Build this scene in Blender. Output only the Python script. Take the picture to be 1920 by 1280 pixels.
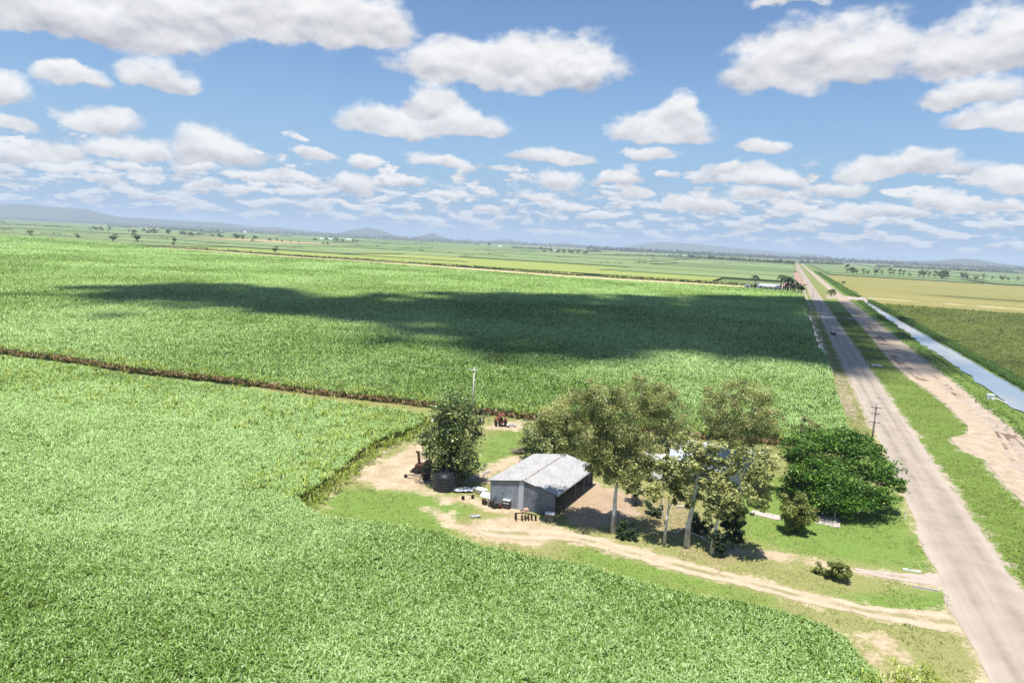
import bpy, bmesh, math, random
import numpy as np
from mathutils import Vector, Matrix

for o in list(bpy.data.objects): bpy.data.objects.remove(o, do_unlink=True)
scene = bpy.context.scene
COL = scene.collection
random.seed(7)
R8 = math.radians

# ------------------------------------------------------------------ camera
H, FPX = 30.0, 1280.0
PITCH, ROLL = R8(8.28), R8(2.83)
cam = bpy.data.cameras.new('camera'); co = bpy.data.objects.new('camera', cam); COL.objects.link(co)
cam.sensor_width = 36; cam.lens = 24.0; cam.clip_start = 1; cam.clip_end = 60000
ROT = Matrix.Rotation(math.pi/2-PITCH, 3, 'X') @ Matrix.Rotation(ROLL, 3, 'Z')
co.matrix_world = Matrix.Translation((0, 0, H)) @ ROT.to_4x4()
scene.camera = co

def ray(px, py):
    return (ROT @ Vector(((px-960)/FPX, -(py-640)/FPX, -1))).normalized()
def at(px, py, z=0.0):
    """pixel of the photograph -> point on the level plane z"""
    v = ray(px, py); k = (z-H)/v.z
    return Vector((v.x*k, v.y*k, z))
def upright(px, py, base):
    """pixel -> point on the upright plane through base that faces the camera"""
    n = Vector((base[0], base[1], 0)).normalized(); v = ray(px, py)
    k = (base[0]*n.x+base[1]*n.y)/(v.x*n.x+v.y*n.y)
    return Vector((0, 0, H))+v*k
def mpp(base):
    """metres per photo pixel at base"""
    d = ROT.transposed() @ (Vector(base)-Vector((0, 0, H)))
    return -d.z/FPX

# ------------------------------------------------------------------ sun, exposure
SUN_EL = R8(75); SUN_AZ = R8(197)          # azimuth clockwise from +Y
sd = Vector((math.sin(SUN_AZ)*math.cos(SUN_EL), math.cos(SUN_AZ)*math.cos(SUN_EL), math.sin(SUN_EL)))
sl = bpy.data.lights.new('sun', 'SUN'); sl.energy = 5.0; sl.angle = R8(0.53); sl.color = (1, .96, .9)
so = bpy.data.objects.new('sun', sl); COL.objects.link(so)
so.rotation_euler = (-sd).to_track_quat('-Z', 'Y').to_euler(); so.location = (0, -40, 90)
scene.view_settings.view_transform = 'Standard'; scene.view_settings.look = 'None'
scene.view_settings.exposure = 0.68; scene.view_settings.gamma = 1
scene.cycles.max_bounces = 6; scene.cycles.diffuse_bounces = 3; scene.cycles.glossy_bounces = 2
scene.cycles.transmission_bounces = 3; scene.cycles.transparent_max_bounces = 6
scene.cycles.volume_bounces = 0

# ------------------------------------------------------------------ node helper
class NT:
    def __init__(s, tree): s.t = tree; s.n = tree.nodes; s.l = tree.links
    def put(s, inp, v):
        if isinstance(v, bpy.types.NodeSocket): s.l.new(v, inp)
        elif v is not None:
            try: inp.default_value = v
            except Exception:
                inp.default_value = (*v, 1) if len(v) == 3 else v[:3]
    def m(s, op, a=None, b=None, c=None, clamp=False):
        n = s.n.new('ShaderNodeMath'); n.operation = op; n.use_clamp = clamp
        for i, v in enumerate((a, b, c)): s.put(n.inputs[i], v)
        return n.outputs[0]
    def v(s, op, a=None, b=None, c=None, out=0):
        n = s.n.new('ShaderNodeVectorMath'); n.operation = op
        for i, x in enumerate((a, b, c)):
            if x is not None: s.put(n.inputs[i], x)
        return n.outputs[out]
    def noise(s, vec, scale, detail=4, rough=.55, out=0, dim='3D', dist=0):
        n = s.n.new('ShaderNodeTexNoise'); n.noise_dimensions = dim
        s.put(n.inputs['Vector'], vec); n.inputs['Scale'].default_value = scale
        n.inputs['Detail'].default_value = detail; n.inputs['Roughness'].default_value = rough
        n.inputs['Distortion'].default_value = dist
        return n.outputs[out]
    def xyz(s, v):
        n = s.n.new('ShaderNodeSeparateXYZ'); s.put(n.inputs[0], v); return n.outputs
    def cxyz(s, x, y, z):
        n = s.n.new('ShaderNodeCombineXYZ')
        for i, q in enumerate((x, y, z)): s.put(n.inputs[i], q)
        return n.outputs[0]
    def mix(s, f, a, b):
        n = s.n.new('ShaderNodeMix'); n.data_type = 'RGBA'
        s.put(n.inputs[0], f); s.put(n.inputs[6], a); s.put(n.inputs[7], b); return n.outputs[2]
    def step(s, x, lo, hi):
        n = s.n.new('ShaderNodeMapRange'); n.interpolation_type = 'SMOOTHSTEP'
        s.put(n.inputs[0], x); s.put(n.inputs[1], lo); s.put(n.inputs[2], hi)
        return n.outputs[0]
    def ramp(s, f, stops):
        n = s.n.new('ShaderNodeValToRGB'); s.put(n.inputs[0], f); e = n.color_ramp.elements
        while len(e) > 1: e.remove(e[-1])
        e[0].position = stops[0][0]; e[0].color = (*stops[0][1], 1)
        for p, c in stops[1:]:
            k = e.new(p); k.color = (*c, 1)
        return n.outputs[0]
    def attr(s, name):
        n = s.n.new('ShaderNodeAttribute'); n.attribute_name = name; return n.outputs['Fac']
    def geo(s): return s.n.new('ShaderNodeNewGeometry').outputs['Position']
    def obj(s): return s.n.new('ShaderNodeTexCoord').outputs['Object']
    def bump(s, h, strength=.5, dist=.1):
        n = s.n.new('ShaderNodeBump'); n.inputs['Strength'].default_value = strength
        n.inputs['Distance'].default_value = dist; s.put(n.inputs['Height'], h); return n.outputs[0]

# ------------------------------------------------------------------ sky with cumulus
CLOUDS = [  # photo x, y of the base line, half width, height above base, depth below
 (60, 40, 240, 120, 26), (300, 62, 120, 130, 26), (470, 55, 130, 120, 26), (680, 72, 112, 95, 26),
 (585, 60, 130, 110, 22), (880, 142, 185, 62, 24), (1045, 128, 140, 66, 34), (965, 125, 90, 62, 28),
 (740, 235, 105, 42, 20), (870, 235, 110, 40, 20), (800, 205, 70, 50, 20), (1235, 248, 108, 40, 18), (1265, 240, 55, 58, 20),
 (1455, 155, 85, 100, 26), (1600, 135, 115, 100, 26), (1540, 120, 90, 85, 22), (1800, 115, 115, 62, 22), (1890, 100, 95, 88, 26),
 (1825, 182, 70, 48, 12), (1890, 228, 80, 34, 14), (305, 155, 70, 46, 18), (2, 176, 55, 46, 16),
 (168, 228, 62, 34, 16), (148, 150, 62, 22, 12), (12, 238, 34, 22, 12), (232, 290, 80, 34, 12),
 (395, 292, 92, 46, 14), (100, 288, 55, 26, 14), (583, 294, 60, 18, 12), (1035, 298, 95, 24, 10), (1232, 290, 56, 18, 10),
 (1425, 275, 46, 24, 14), (1437, 340, 75, 30, 12), (1690, 326, 110, 36, 12), (1880, 344, 70, 34, 14),
 (655, 352, 56, 26, 10), (1035, 342, 62, 26, 12), (830, 312, 58, 20, 8), (690, 312, 42, 16, 8), (1150, 345, 50, 22, 10),
 (1490, 0, 70, 20, 12), (1570, 352, 70, 18, 10), (1262, 334, 36, 12, 8), (540, 260, 20, 8, 5), (1380, 320, 30, 14, 6),
 (1000, 372, 40, 16, 7), (1080, 382, 50, 14, 7), (1270, 392, 36, 16, 7), (1340, 398, 50, 16, 7), (1415, 378, 46, 24, 8), (1480, 390, 50, 16, 7), (1610, 394, 56, 20, 8), (1745, 382, 44, 22, 7), (1810, 388, 44, 16, 7), (1880, 390, 50, 14, 7),
 (925, 396, 40, 12, 6), (770, 350, 40, 14, 6), (700, 372, 50, 10, 6), (480, 330, 60, 14, 7), (370, 312, 56, 14, 7), (545, 332, 44, 12, 6), (390, 345, 50, 12, 6), (470, 358, 50, 10, 6), (250, 318, 44, 12, 6), (120, 318, 50, 14, 7), (20, 300, 50, 20, 8), (205, 335, 46, 12, 6), (560, 356, 50, 10, 6), (1130, 400, 60, 10, 6), (1190, 372, 40, 14, 6), (1680, 402, 60, 12, 6), (1550, 404, 60, 12, 6), (850, 372, 50, 10, 6), (620, 386, 60, 8, 5), (300, 365, 60, 8, 5)]
world = bpy.data.worlds.new('World'); scene.world = world; world.use_nodes = True
w = NT(world.node_tree); w.n.clear()
SKY = 0.10
sky = w.n.new('ShaderNodeTexSky'); sky.sky_type = 'NISHITA'; sky.sun_disc = False
sky.sun_elevation = SUN_EL; sky.sun_rotation = SUN_AZ; sky.altitude = 30
sky.air_density = 1.0; sky.dust_density = 0.6; sky.ozone_density = 2.5
dirv = w.v('NORMALIZE', w.n.new('ShaderNodeTexCoord').outputs['Generated'])
dx, dy, dz = w.xyz(dirv)
az = w.m('ARCTAN2', dx, dy); el = w.m('ARCSINE', dz)
P = w.cxyz(az, el, 0.0)
# warp the outlines with two scales of billowing
ps = w.v('MULTIPLY', P, (1, 1.5, 1))
n1 = w.noise(ps, 9.0, 5, .58, out=1, dim='2D')
wv = w.v('MULTIPLY_ADD', n1, (.075, .05, 0), (-.0375, -.025, 0))
Pw = w.v('ADD', P, wv)
S = None; V = None
for (cx, cy, hw, hu, hd) in CLOUDS:
    d = ray(cx, cy); a0 = math.atan2(d.x, d.y); e0 = math.asin(d.z)
    k = 1/FPX*1.0
    hw, hu, hd = hw*k*1.04, hu*k*1.08, hd*k*1.1
    q = w.v('MULTIPLY_ADD', Pw, (1/hw, 1, 0), (-a0/hw, -e0, 0))
    u, vv, _ = w.xyz(q)
    mm = w.m('MAXIMUM', w.m('MULTIPLY', vv, 1/hu), w.m('MULTIPLY', vv, -1/hd))
    s_ = w.m('SUBTRACT', 1.0, w.m('MULTIPLY_ADD', u, u, w.m('MULTIPLY', mm, mm)))
    vn = w.m('MULTIPLY_ADD', vv, 1/(hu+hd), hd/(hu+hd))
    if S is None: S, V = s_, vn
    else:
        g = w.m('SUBTRACT', s_, S)
        f = w.step(g, -.25, .25)
        V = w.m('MULTIPLY_ADD', f, w.m('SUBTRACT', vn, V), V)
        S = w.m('SMOOTH_MAX', S, s_, .25)
pd = w.v('MULTIPLY', P, (1, 1.7, 1))
na = w.noise(pd, 21.0, 8, .58, dim='2D')
nb = w.noise(w.v('ADD', pd, (.0, .016, 0)), 19.0, 3, .5, dim='2D')
nc = w.noise(pd, 19.0, 3, .5, dim='2D')
nh = w.noise(pd, 60.0, 6, .58, dim='2D')
na = w.m('MULTIPLY_ADD', w.m('MULTIPLY', w.step(el, R8(9), R8(3)), .65), w.m('SUBTRACT', nh, na), na)
dens = w.m('ADD', S, w.m('MULTIPLY', w.m('SUBTRACT', na, .5), 1.05))
alpha1 = w.step(dens, .10, .70)
relief = w.m('SUBTRACT', nc, nb)
shade1 = w.m('ADD', w.m('MULTIPLY_ADD', w.step(V, -.05, .70), .66, .26), w.m('MULTIPLY', relief, 1.25), clamp=True)
# the distant field of small cumulus, seen in perspective on three levels
def puffs(scale, asp, off, lo, hi, rise, e0, e1, e2, e3):
    pl = w.v('ADD', w.v('MULTIPLY', P, (1, asp, 1)), (off, off*.7, 0))
    q1 = w.noise(pl, scale, 7, .58, dim='2D'); q2 = w.noise(w.v('ADD', pl, (0, rise, 0)), scale, 4, .55, dim='2D')
    env = w.m('MULTIPLY', w.step(el, R8(e0), R8(e1)), w.step(el, R8(e3), R8(e2)))
    a = w.m('MULTIPLY', w.step(w.m('ADD', q1, w.m('MULTIPLY', w.m('SUBTRACT', env, 1.0), .12)), lo, hi), env)
    return a, w.m('MULTIPLY_ADD', w.m('SUBTRACT', q1, q2), 3.2, .52, clamp=True)
lowA, lowS = puffs(15, 2.7, 4.3, .53, .63, .035, 2.0, 3.2, 5.5, 8.0)
a2, s2 = puffs(25, 3.4, 9.1, .455, .57, .024, .3, 1.1, 3.6, 5.0)
lowS = w.m('ADD', w.m('MULTIPLY', lowS, lowA), w.m('MULTIPLY', s2, w.m('SUBTRACT', 1.0, lowA))); lowA = w.m('MAXIMUM', lowA, w.m('MULTIPLY', a2, .85))
lowA = w.m('MULTIPLY', lowA, .95)
def c8(r, g, b):      # photo value -> sky radiance before the background strength and exposure
    f = lambda x: ((x/255+.055)/1.055)**2.4/(SKY*2**scene.view_settings.exposure)
    return (f(r), f(g), f(b))
ccol = lambda sh: w.ramp(sh, [(0, c8(184, 186, 196)), (.4, c8(219, 219, 223)), (.8, c8(243, 243, 244)), (1, c8(252, 252, 252))])
skyc = w.mix(w.step(el, R8(14), R8(-1)), w.v('MULTIPLY', sky.outputs[0], (.70, .80, .89)), c8(150, 187, 223))
c = w.mix(lowA, skyc, w.mix(w.m('MULTIPLY', w.step(el, R8(7), R8(0)), .2), ccol(lowS), c8(200, 212, 224)))
c = w.mix(w.m('MULTIPLY', alpha1, .97), c, w.mix(w.m('MULTIPLY', w.step(el, R8(7), R8(-1)), .2), ccol(shade1), c8(188, 202, 220)))
bg = w.n.new('ShaderNodeBackground'); w.put(bg.inputs[0], c); bg.inputs[1].default_value = SKY
wo = w.n.new('ShaderNodeOutputWorld'); w.l.new(bg.outputs[0], wo.inputs[0])

# ------------------------------------------------------------------ materials
def newmat(name):
    m = bpy.data.materials.new(name); m.use_nodes = True; t = NT(m.node_tree); t.n.clear()
    return m, t
def finish(t, shader):
    o = t.n.new('ShaderNodeOutputMaterial'); t.l.new(shader, o.inputs[0])
def princ(t, col, rough=.85, metal=0, spec=.3, normal=None):
    p = t.n.new('ShaderNodeBsdfPrincipled'); t.put(p.inputs['Base Color'], col)
    t.put(p.inputs['Roughness'], rough); p.inputs['Metallic'].default_value = metal
    p.inputs['Specular IOR Level'].default_value = spec
    if normal is not None: t.l.new(normal, p.inputs['Normal'])
    return p.outputs[0]
def mottled(name, stops, scale=3, detail=6, rough=.85, metal=0, spec=.3, bump=0, stretch=(1, 1, 1), world_co=False):
    m, t = newmat(name)
    v = t.v('MULTIPLY', t.geo() if world_co else t.obj(), stretch)
    n = t.noise(v, scale, detail, .6)
    n = t.m('MULTIPLY_ADD', t.m('SUBTRACT', n, .5), 1.7, .5, clamp=True)
    finish(t, princ(t, t.ramp(n, stops), rough, metal, spec, t.bump(n, bump, .05) if bump else None))
    return m
def leafmat(name, stops, rough=.5, spec=.35, transl=.25):
    m, t = newmat(name)
    c = t.ramp(t.attr('tint'), stops)
    tr = t.n.new('ShaderNodeBsdfTranslucent'); t.put(tr.inputs[0], t.v('MULTIPLY', c, (1.15, 1.2, .7)))
    mx = t.n.new('ShaderNodeMixShader'); mx.inputs[0].default_value = transl
    t.l.new(princ(t, c, rough, 0, spec), mx.inputs[1]); t.l.new(tr.outputs[0], mx.inputs[2])
    finish(t, mx.outputs[0]); return m

def groundmat(name, lushA, lushB, dryA, dryB, dirtA, dirtB, litA=(.13, .075, .05), litB=(.36, .25, .175), amp=2.1):
    """grass / bare dirt / leaf litter, driven by three distance attributes in metres"""
    m, t = newmat(name); g = t.geo()
    nf = t.noise(g, 2.6, 5, .65); nm = t.noise(g, .42, 5, .6); nl = t.noise(g, .09, 3, .5)
    nst = t.noise(t.v('MULTIPLY', g, (1, 1, 1)), 7.0, 3, .7)
    dirt = t.attr('dirt'); lush = t.attr('lush'); lit = t.attr('litter')
    ragged = t.m('ADD', t.m('MULTIPLY', t.m('SUBTRACT', nf, .5), amp), t.m('MULTIPLY', t.m('SUBTRACT', nm, .5), amp*2.6))
    dm = t.step(t.m('ADD', dirt, ragged), -.8, .75)
    lm = t.step(t.m('ADD', t.m('ADD', lush, ragged), t.m('MULTIPLY', t.m('SUBTRACT', nl, .5), 5)), -2.0, 2.0)
    tm = t.m('MULTIPLY', t.step(t.m('ADD', lit, t.m('MULTIPLY', ragged, 1.6)), -1.6, 2.2), t.step(nf, .3, .6))
    gs = t.step(t.m('ADD', t.m('MULTIPLY', nst, .65), t.m('MULTIPLY', nf, .35)), .34, .66)
    grass = t.mix(lm, t.mix(gs, dryA, dryB), t.mix(gs, lushA, lushB))
    grass = t.mix(t.m('MULTIPLY', t.step(nm, .55, .75), .45), grass, dryB)
    d = t.mix(t.step(t.m('ADD', t.m('MULTIPLY', nm, .5), t.m('MULTIPLY', nf, .5)), .36, .64), dirtA, dirtB)
    c = t.mix(dm, grass, d)
    c = t.mix(t.m('MULTIPLY', tm, .7), c, t.mix(t.step(nf, .38, .62), litA, litB))
    finish(t, princ(t, c, .95, 0, .12, t.bump(nst, .3, .06))); return m

LUSH = [(0, (.022, .06, .010)), (.35, (.055, .135, .018)), (.7, (.11, .22, .035)), (1, (.22, .34, .085))]
M = {}
M['cane'] = leafmat('cane_leaf', [(0, (.04, .085, .006)), (.3, (.14, .235, .032)), (.6, (.275, .41, .122)), (1, (.51, .66, .33))], .6, .12, .38)
M['cane_yellow'] = leafmat('cane_leaf_yellow', [(0, (.05, .08, .008)), (.35, (.185, .25, .03)), (.7, (.34, .41, .075)), (1, (.52, .57, .22))], .6, .15, .35)
M['trash'] = leafmat('cane_dead_leaf', [(0, (.10, .05, .025)), (.4, (.27, .16, .085)), (.75, (.46, .32, .18)), (1, (.65, .52, .34))], .8, .1, .3)
M['olive'] = leafmat('olive_crop_leaf', [(0, (.035, .052, .007)), (.4, (.098, .13, .018)), (.8, (.17, .2, .034)), (1, (.26, .275, .055))], .6, .15, .3)
M['gum'] = leafmat('gum_leaf', [(0, (.06, .078, .027)), (.35, (.25, .275, .10)), (.64, (.455, .46, .185)), (1, (.70, .67, .35))], .5, .3, .36)
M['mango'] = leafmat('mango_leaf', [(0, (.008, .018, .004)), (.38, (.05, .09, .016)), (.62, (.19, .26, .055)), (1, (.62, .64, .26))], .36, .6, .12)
M['poinciana'] = leafmat('poinciana_leaf', [(0, (.02, .05, .006)), (.4, (.055, .14, .014)), (.72, (.15, .28, .036)), (1, (.33, .44, .10))], .5, .3, .25)
M['olive_tree'] = leafmat('olive_tree_leaf', [(0, (.07, .07, .03)), (.5, (.22, .21, .085)), (1, (.46, .4, .18))], .5, .25, .25)
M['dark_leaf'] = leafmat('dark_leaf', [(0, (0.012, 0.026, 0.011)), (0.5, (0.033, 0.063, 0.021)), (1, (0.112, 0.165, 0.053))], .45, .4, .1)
M['shrub'] = leafmat('shrub_leaf', [(0, (.07, .09, .025)), (.45, (.2, .235, .06)), (.8, (.36, .36, .11)), (1, (.5, .46, .19))], .5, .25, .3)
M['palm'] = leafmat('palm_leaf', [(0, (.014, .034, .012)), (.5, (.04, .08, .025)), (1, (.13, .18, .06))], .4, .4, .15)
M['far_leaf'] = leafmat('far_tree_leaf', [(0, (.04, .055, .02)), (.5, (.11, .14, .045)), (1, (.23, .26, .1))], .6, .15, .25)
M['grass'] = leafmat('grass_blade', [(0, (.09, .125, .025)), (.4, (.17, .215, .05)), (.75, (.28, .3, .1)), (1, (.42, .39, .17))], .6, .15, .35)
M['reed'] = leafmat('bank_reed', [(0, (.02, .055, .012)), (.5, (.065, .14, .025)), (1, (.17, .26, .06))], .6, .15, .3)
M['gumbark'] = mottled('gum_bark', [(0, (.10, .085, .07)), (.3, (.34, .31, .275)), (.55, (.56, .535, .50)), (1, (.74, .72, .69))], 1.8, 7, .8, stretch=(1, 1, .45))
M['bark'] = mottled('dark_bark', [(0, (.05, .04, .03)), (1, (.18, .15, .12))], 3, 5, .9)
M['yard'] = groundmat('yard_ground', (.09, .152, .026), (.19, .268, .065), (.15, .16, .048), (.29, .28, .115), (.31, .235, .14), (.46, .37, .255))
M['verge'] = groundmat('verge_ground', (.078, .135, .02), (.172, .24, .05), (.13, .15, .042), (.26, .245, .10), (.28, .22, .165), (.41, .34, .27))
def roadmat():
    m, t = newmat('road_seal'); g = t.geo(); a = t.attr('across')
    fine = t.noise(g, 5, 4, .7); mid = t.noise(g, .35, 4, .55); lng = t.noise(t.cxyz(t.m('MULTIPLY', a, 1.0), t.m('MULTIPLY', t.attr('along'), .03), 0.0), 1.3, 4, .55)
    aa = t.m('ABSOLUTE', a)
    wheel = t.m('SUBTRACT', 1.0, t.step(t.m('ABSOLUTE', t.m('SUBTRACT', aa, 1.25)), .15, .75))
    edge = t.step(aa, 2.1, 3.1)
    f = t.m('ADD', t.m('MULTIPLY', fine, .25), t.m('MULTIPLY', t.m('ADD', mid, lng), .38))
    f = t.m('ADD', f, t.m('MULTIPLY', wheel, -.09)); f = t.m('ADD', f, t.m('MULTIPLY', edge, .08))
    c = t.ramp(f, [(.28, (.205, .170, .132)), (.5, (.315, .264, .212)), (.72, (.40, .343, .28))])
    tar = t.step(t.noise(t.cxyz(t.m('MULTIPLY', a, .9), t.m('MULTIPLY', t.attr('along'), .12), 0.0), 1.0, 2, .5), .70, .74)
    c = t.mix(t.m('MULTIPLY', tar, .5), c, (.17, .15, .14))
    finish(t, princ(t, c, .9, 0, .2, t.bump(fine, .3, .02))); return m
M['road'] = roadmat()
def drivemat(name, stops):
    m, t = newmat(name); g = t.geo(); n = t.noise(g, .9, 8, .62); f = t.noise(g, 3.2, 4, .7); k = t.noise(g, .3, 3, .5); a = t.m('ABSOLUTE', t.attr('across'))
    c = t.ramp(t.m('MULTIPLY_ADD', t.m('SUBTRACT', n, .5), 1.8, .5, clamp=True), stops)
    rut = t.m('SUBTRACT', 1.0, t.step(t.m('ABSOLUTE', t.m('SUBTRACT', a, .55)), .05, .25)); c = t.mix(t.m('MULTIPLY', rut, .35), c, stops[-1][1])
    mid_ = t.m('MULTIPLY', t.m('SUBTRACT', 1.0, t.step(a, .1, .45)), t.m('MULTIPLY', t.attr('grassy'), t.step(t.m('ADD', t.m('MULTIPLY', f, .4), t.m('MULTIPLY', k, .6)), .47, .56)))
    c = t.mix(t.m('MULTIPLY', mid_, .8), c, t.mix(f, (.13, .125, .05), (.3, .26, .12)))
    finish(t, princ(t, c, .95, 0, .1, t.bump(f, .5, .06))); return m
M['drive'] = drivemat('driveway_dirt', [(0, (.22, .165, .10)), (.4, (.38, .305, .205)), (1, (.48, .40, .29))])
def trackmat():
    m, t = newmat('track_dirt'); g = t.geo(); n = t.noise(g, .5, 7, .65); f = t.noise(g, 4, 4, .7)
    c = t.ramp(t.m('ADD', t.m('MULTIPLY', n, .7), t.m('MULTIPLY', f, .3)), [(.3, (.255, .19, .13)), (.5, (.375, .298, .215)), (.7, (.465, .387, .285))])
    r = t.step(t.m('ADD', t.attr('rut'), t.m('MULTIPLY', t.m('SUBTRACT', f, .5), 1.5)), .3, .7)
    c = t.mix(t.m('MULTIPLY', r, .8), c, (.11, .065, .05))
    finish(t, princ(t, c, .95, 0, .1, t.bump(f, .5, .1))); return m
M['track'] = trackmat()
def canopymat(name, dark, mid, light, patch, sc=(1.1, .05)):
    m, t = newmat(name); g = t.geo()
    f = t.noise(g, sc[0], 3, .7); p = t.noise(g, .02, 5, .6); q = t.noise(t.v('MULTIPLY', g, (1, 1, 1)), .22, 3, .6)
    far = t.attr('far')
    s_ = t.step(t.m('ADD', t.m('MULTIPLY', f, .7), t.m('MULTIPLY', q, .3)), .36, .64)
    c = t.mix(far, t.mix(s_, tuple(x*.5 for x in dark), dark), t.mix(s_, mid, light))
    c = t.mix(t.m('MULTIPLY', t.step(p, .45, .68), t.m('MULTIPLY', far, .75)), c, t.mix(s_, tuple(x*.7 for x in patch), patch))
    finish(t, princ(t, c, .7, 0, .3, t.bump(f, .8, .8))); return m
M['canopy'] = canopymat('cane_canopy', (.04, .075, .006), (.15, .225, .04), (.30, .40, .125), (.28, .35, .06))
M['canopy_olive'] = canopymat('olive_canopy', (.034, .047, .008), (.068, .092, .014), (.13, .16, .027), (.11, .12, .022))
def farfieldmat():
    m, t = newmat('far_field'); g = t.geo(); a = t.attr('tint')
    n = t.noise(g, .05, 6, .7); k = t.noise(g, .006, 4, .5)
    c = t.ramp(a, [(0, (.04, .06, .025)), (.18, (.10, .145, .05)), (.4, (.14, .195, .07)), (.6, (.18, .235, .095)), (.75, (.24, .275, .06)), (.86, (.34, .28, .13)), (1, (.24, .17, .12))])
    c = t.mix(t.m('MULTIPLY', t.step(n, .35, .7), .5), c, t.v('MULTIPLY', c, (1.3, 1.25, 1.15)))
    c = t.mix(t.m('MULTIPLY', t.step(k, .45, .65), .4), c, t.v('MULTIPLY', c, (.75, .85, .9)))
    finish(t, princ(t, c, .85, 0, .2, t.bump(n, .6, 1.0))); return m
M['farfield'] = farfieldmat()
M['plain'] = mottled('plain_ground', [(0, (.085, .11, .045)), (.5, (.14, .18, .07)), (1, (.19, .21, .09))], .004, 8, .95, 0, .1, world_co=True)
M['hill'] = mottled('hill_forest', [(0, (.035, .055, .03)), (1, (.085, .105, .055))], .004, 8, .95, 0, .1, world_co=True)
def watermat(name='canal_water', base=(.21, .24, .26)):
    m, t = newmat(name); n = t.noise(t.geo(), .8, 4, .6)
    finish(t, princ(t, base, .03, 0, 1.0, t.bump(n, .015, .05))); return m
M['water'] = watermat(); M['drain'] = watermat('drain_water', (.05, .06, .06))  # canal base colour lightened to stand in for glare and cloud reflections
def corrmat(name, stops, rust=.25, rough=.45):
    m, t = newmat(name); g = t.obj()
    n = t.noise(g, .7, 5, .6); st = t.noise(t.v('MULTIPLY', g, (4, .25, .25)), 1.5, 3, .6); f = t.noise(g, 5, 6, .75)
    k = t.m('ADD', t.m('MULTIPLY', n, .55), t.m('MULTIPLY', st, .45))
    c = t.ramp(k, stops)
    c = t.mix(t.m('MULTIPLY', t.step(t.m('ADD', t.m('MULTIPLY', f, .55), t.m('MULTIPLY', n, .45)), .55, .72), rust), c, (.22, .11, .06))
    d = t.noise(g, 2.2, 8, .75); big = t.noise(g, .35, 2, .5)
    c = t.mix(t.m('MULTIPLY', t.m('MULTIPLY', t.step(d, .52, .66), t.step(big, .42, .6)), .55), c, (.07, .06, .05))
    finish(t, princ(t, c, rough, .0, .4)); return m
M['roof'] = corrmat('corrugated_roof', [(.3, (.235, .23, .222)), (.5, (.345, .34, .33)), (.7, (.435, .425, .415))], .75)
M['wall_iron'] = corrmat('corrugated_wall', [(.3, (.12, .135, .165)), (.5, (.20, .22, .26)), (.7, (.30, .32, .36))], .6)
M['rust'] = mottled('rusty_steel', [(0, (.02, .011, .009)), (.5, (.062, .028, .019)), (1, (.15, .075, .045))], 4, 6, .9)
M['red'] = mottled('faded_red_paint', [(0, (.08, .018, .013)), (.5, (.19, .038, .024)), (1, (.30, .10, .065))], 3, 6, .6)
M['tyre'] = mottled('tyre_rubber', [(0, (.008, .008, .008)), (1, (.04, .038, .035))], 6, 3, .85)
M['tank'] = mottled('tank_plastic', [(0, (.010, .011, .013)), (1, (.028, .03, .034))], 1.5, 4, .38, 0, .45)
M['white'] = mottled('white_paint', [(0, (.62, .62, .62)), (1, (.82, .82, .81))], 2, 5, .5)
M['paleroof'] = mottled('pale_blue_roof', [(0, (.30, .34, .40)), (1, (.46, .49, .54))], 1.2, 5, .4)
M['darkmetal'] = mottled('dark_metal', [(0, (.02, .018, .017)), (1, (.075, .065, .06))], 4, 5, .6)
M['steel'] = mottled('galvanised_steel', [(0, (.35, .36, .37)), (1, (.6, .6, .6))], 3, 5, .45, .3)
M['wood'] = mottled('weathered_pole', [(0, (.10, .08, .065)), (1, (.27, .225, .19))], 3, 6, .9, stretch=(1, 1, .2))
M['palewood'] = mottled('pale_pole', [(0, (.42, .40, .36)), (1, (.66, .65, .6))], 3, 6, .8, stretch=(1, 1, .2))
M['concrete'] = mottled('old_concrete', [(0, (.30, .26, .22)), (1, (.5, .45, .4))], 1.5, 7, .9)
M['glass'] = mottled('dark_glass', [(0, (.015, .018, .022)), (1, (.03, .035, .04))], 1, 2, .08, 0, .6)
M['cardark'] = mottled('dark_car_paint', [(0, (.012, .013, .016)), (1, (.025, .026, .03))], 1, 2, .25, 0, .5)
M['pink'] = mottled('faded_orange_board', [(0, (.55, .3, .22)), (1, (.7, .45, .36))], 2, 3, .7)
M['brush'] = mottled('dry_timber', [(0, (.12, .085, .06)), (1, (.33, .26, .2))], 4, 5, .9)
M['cloud'] = mottled('cloud_white', [(0, (.8, .8, .8)), (1, (.9, .9, .9))], .01, 3, 1)

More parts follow.
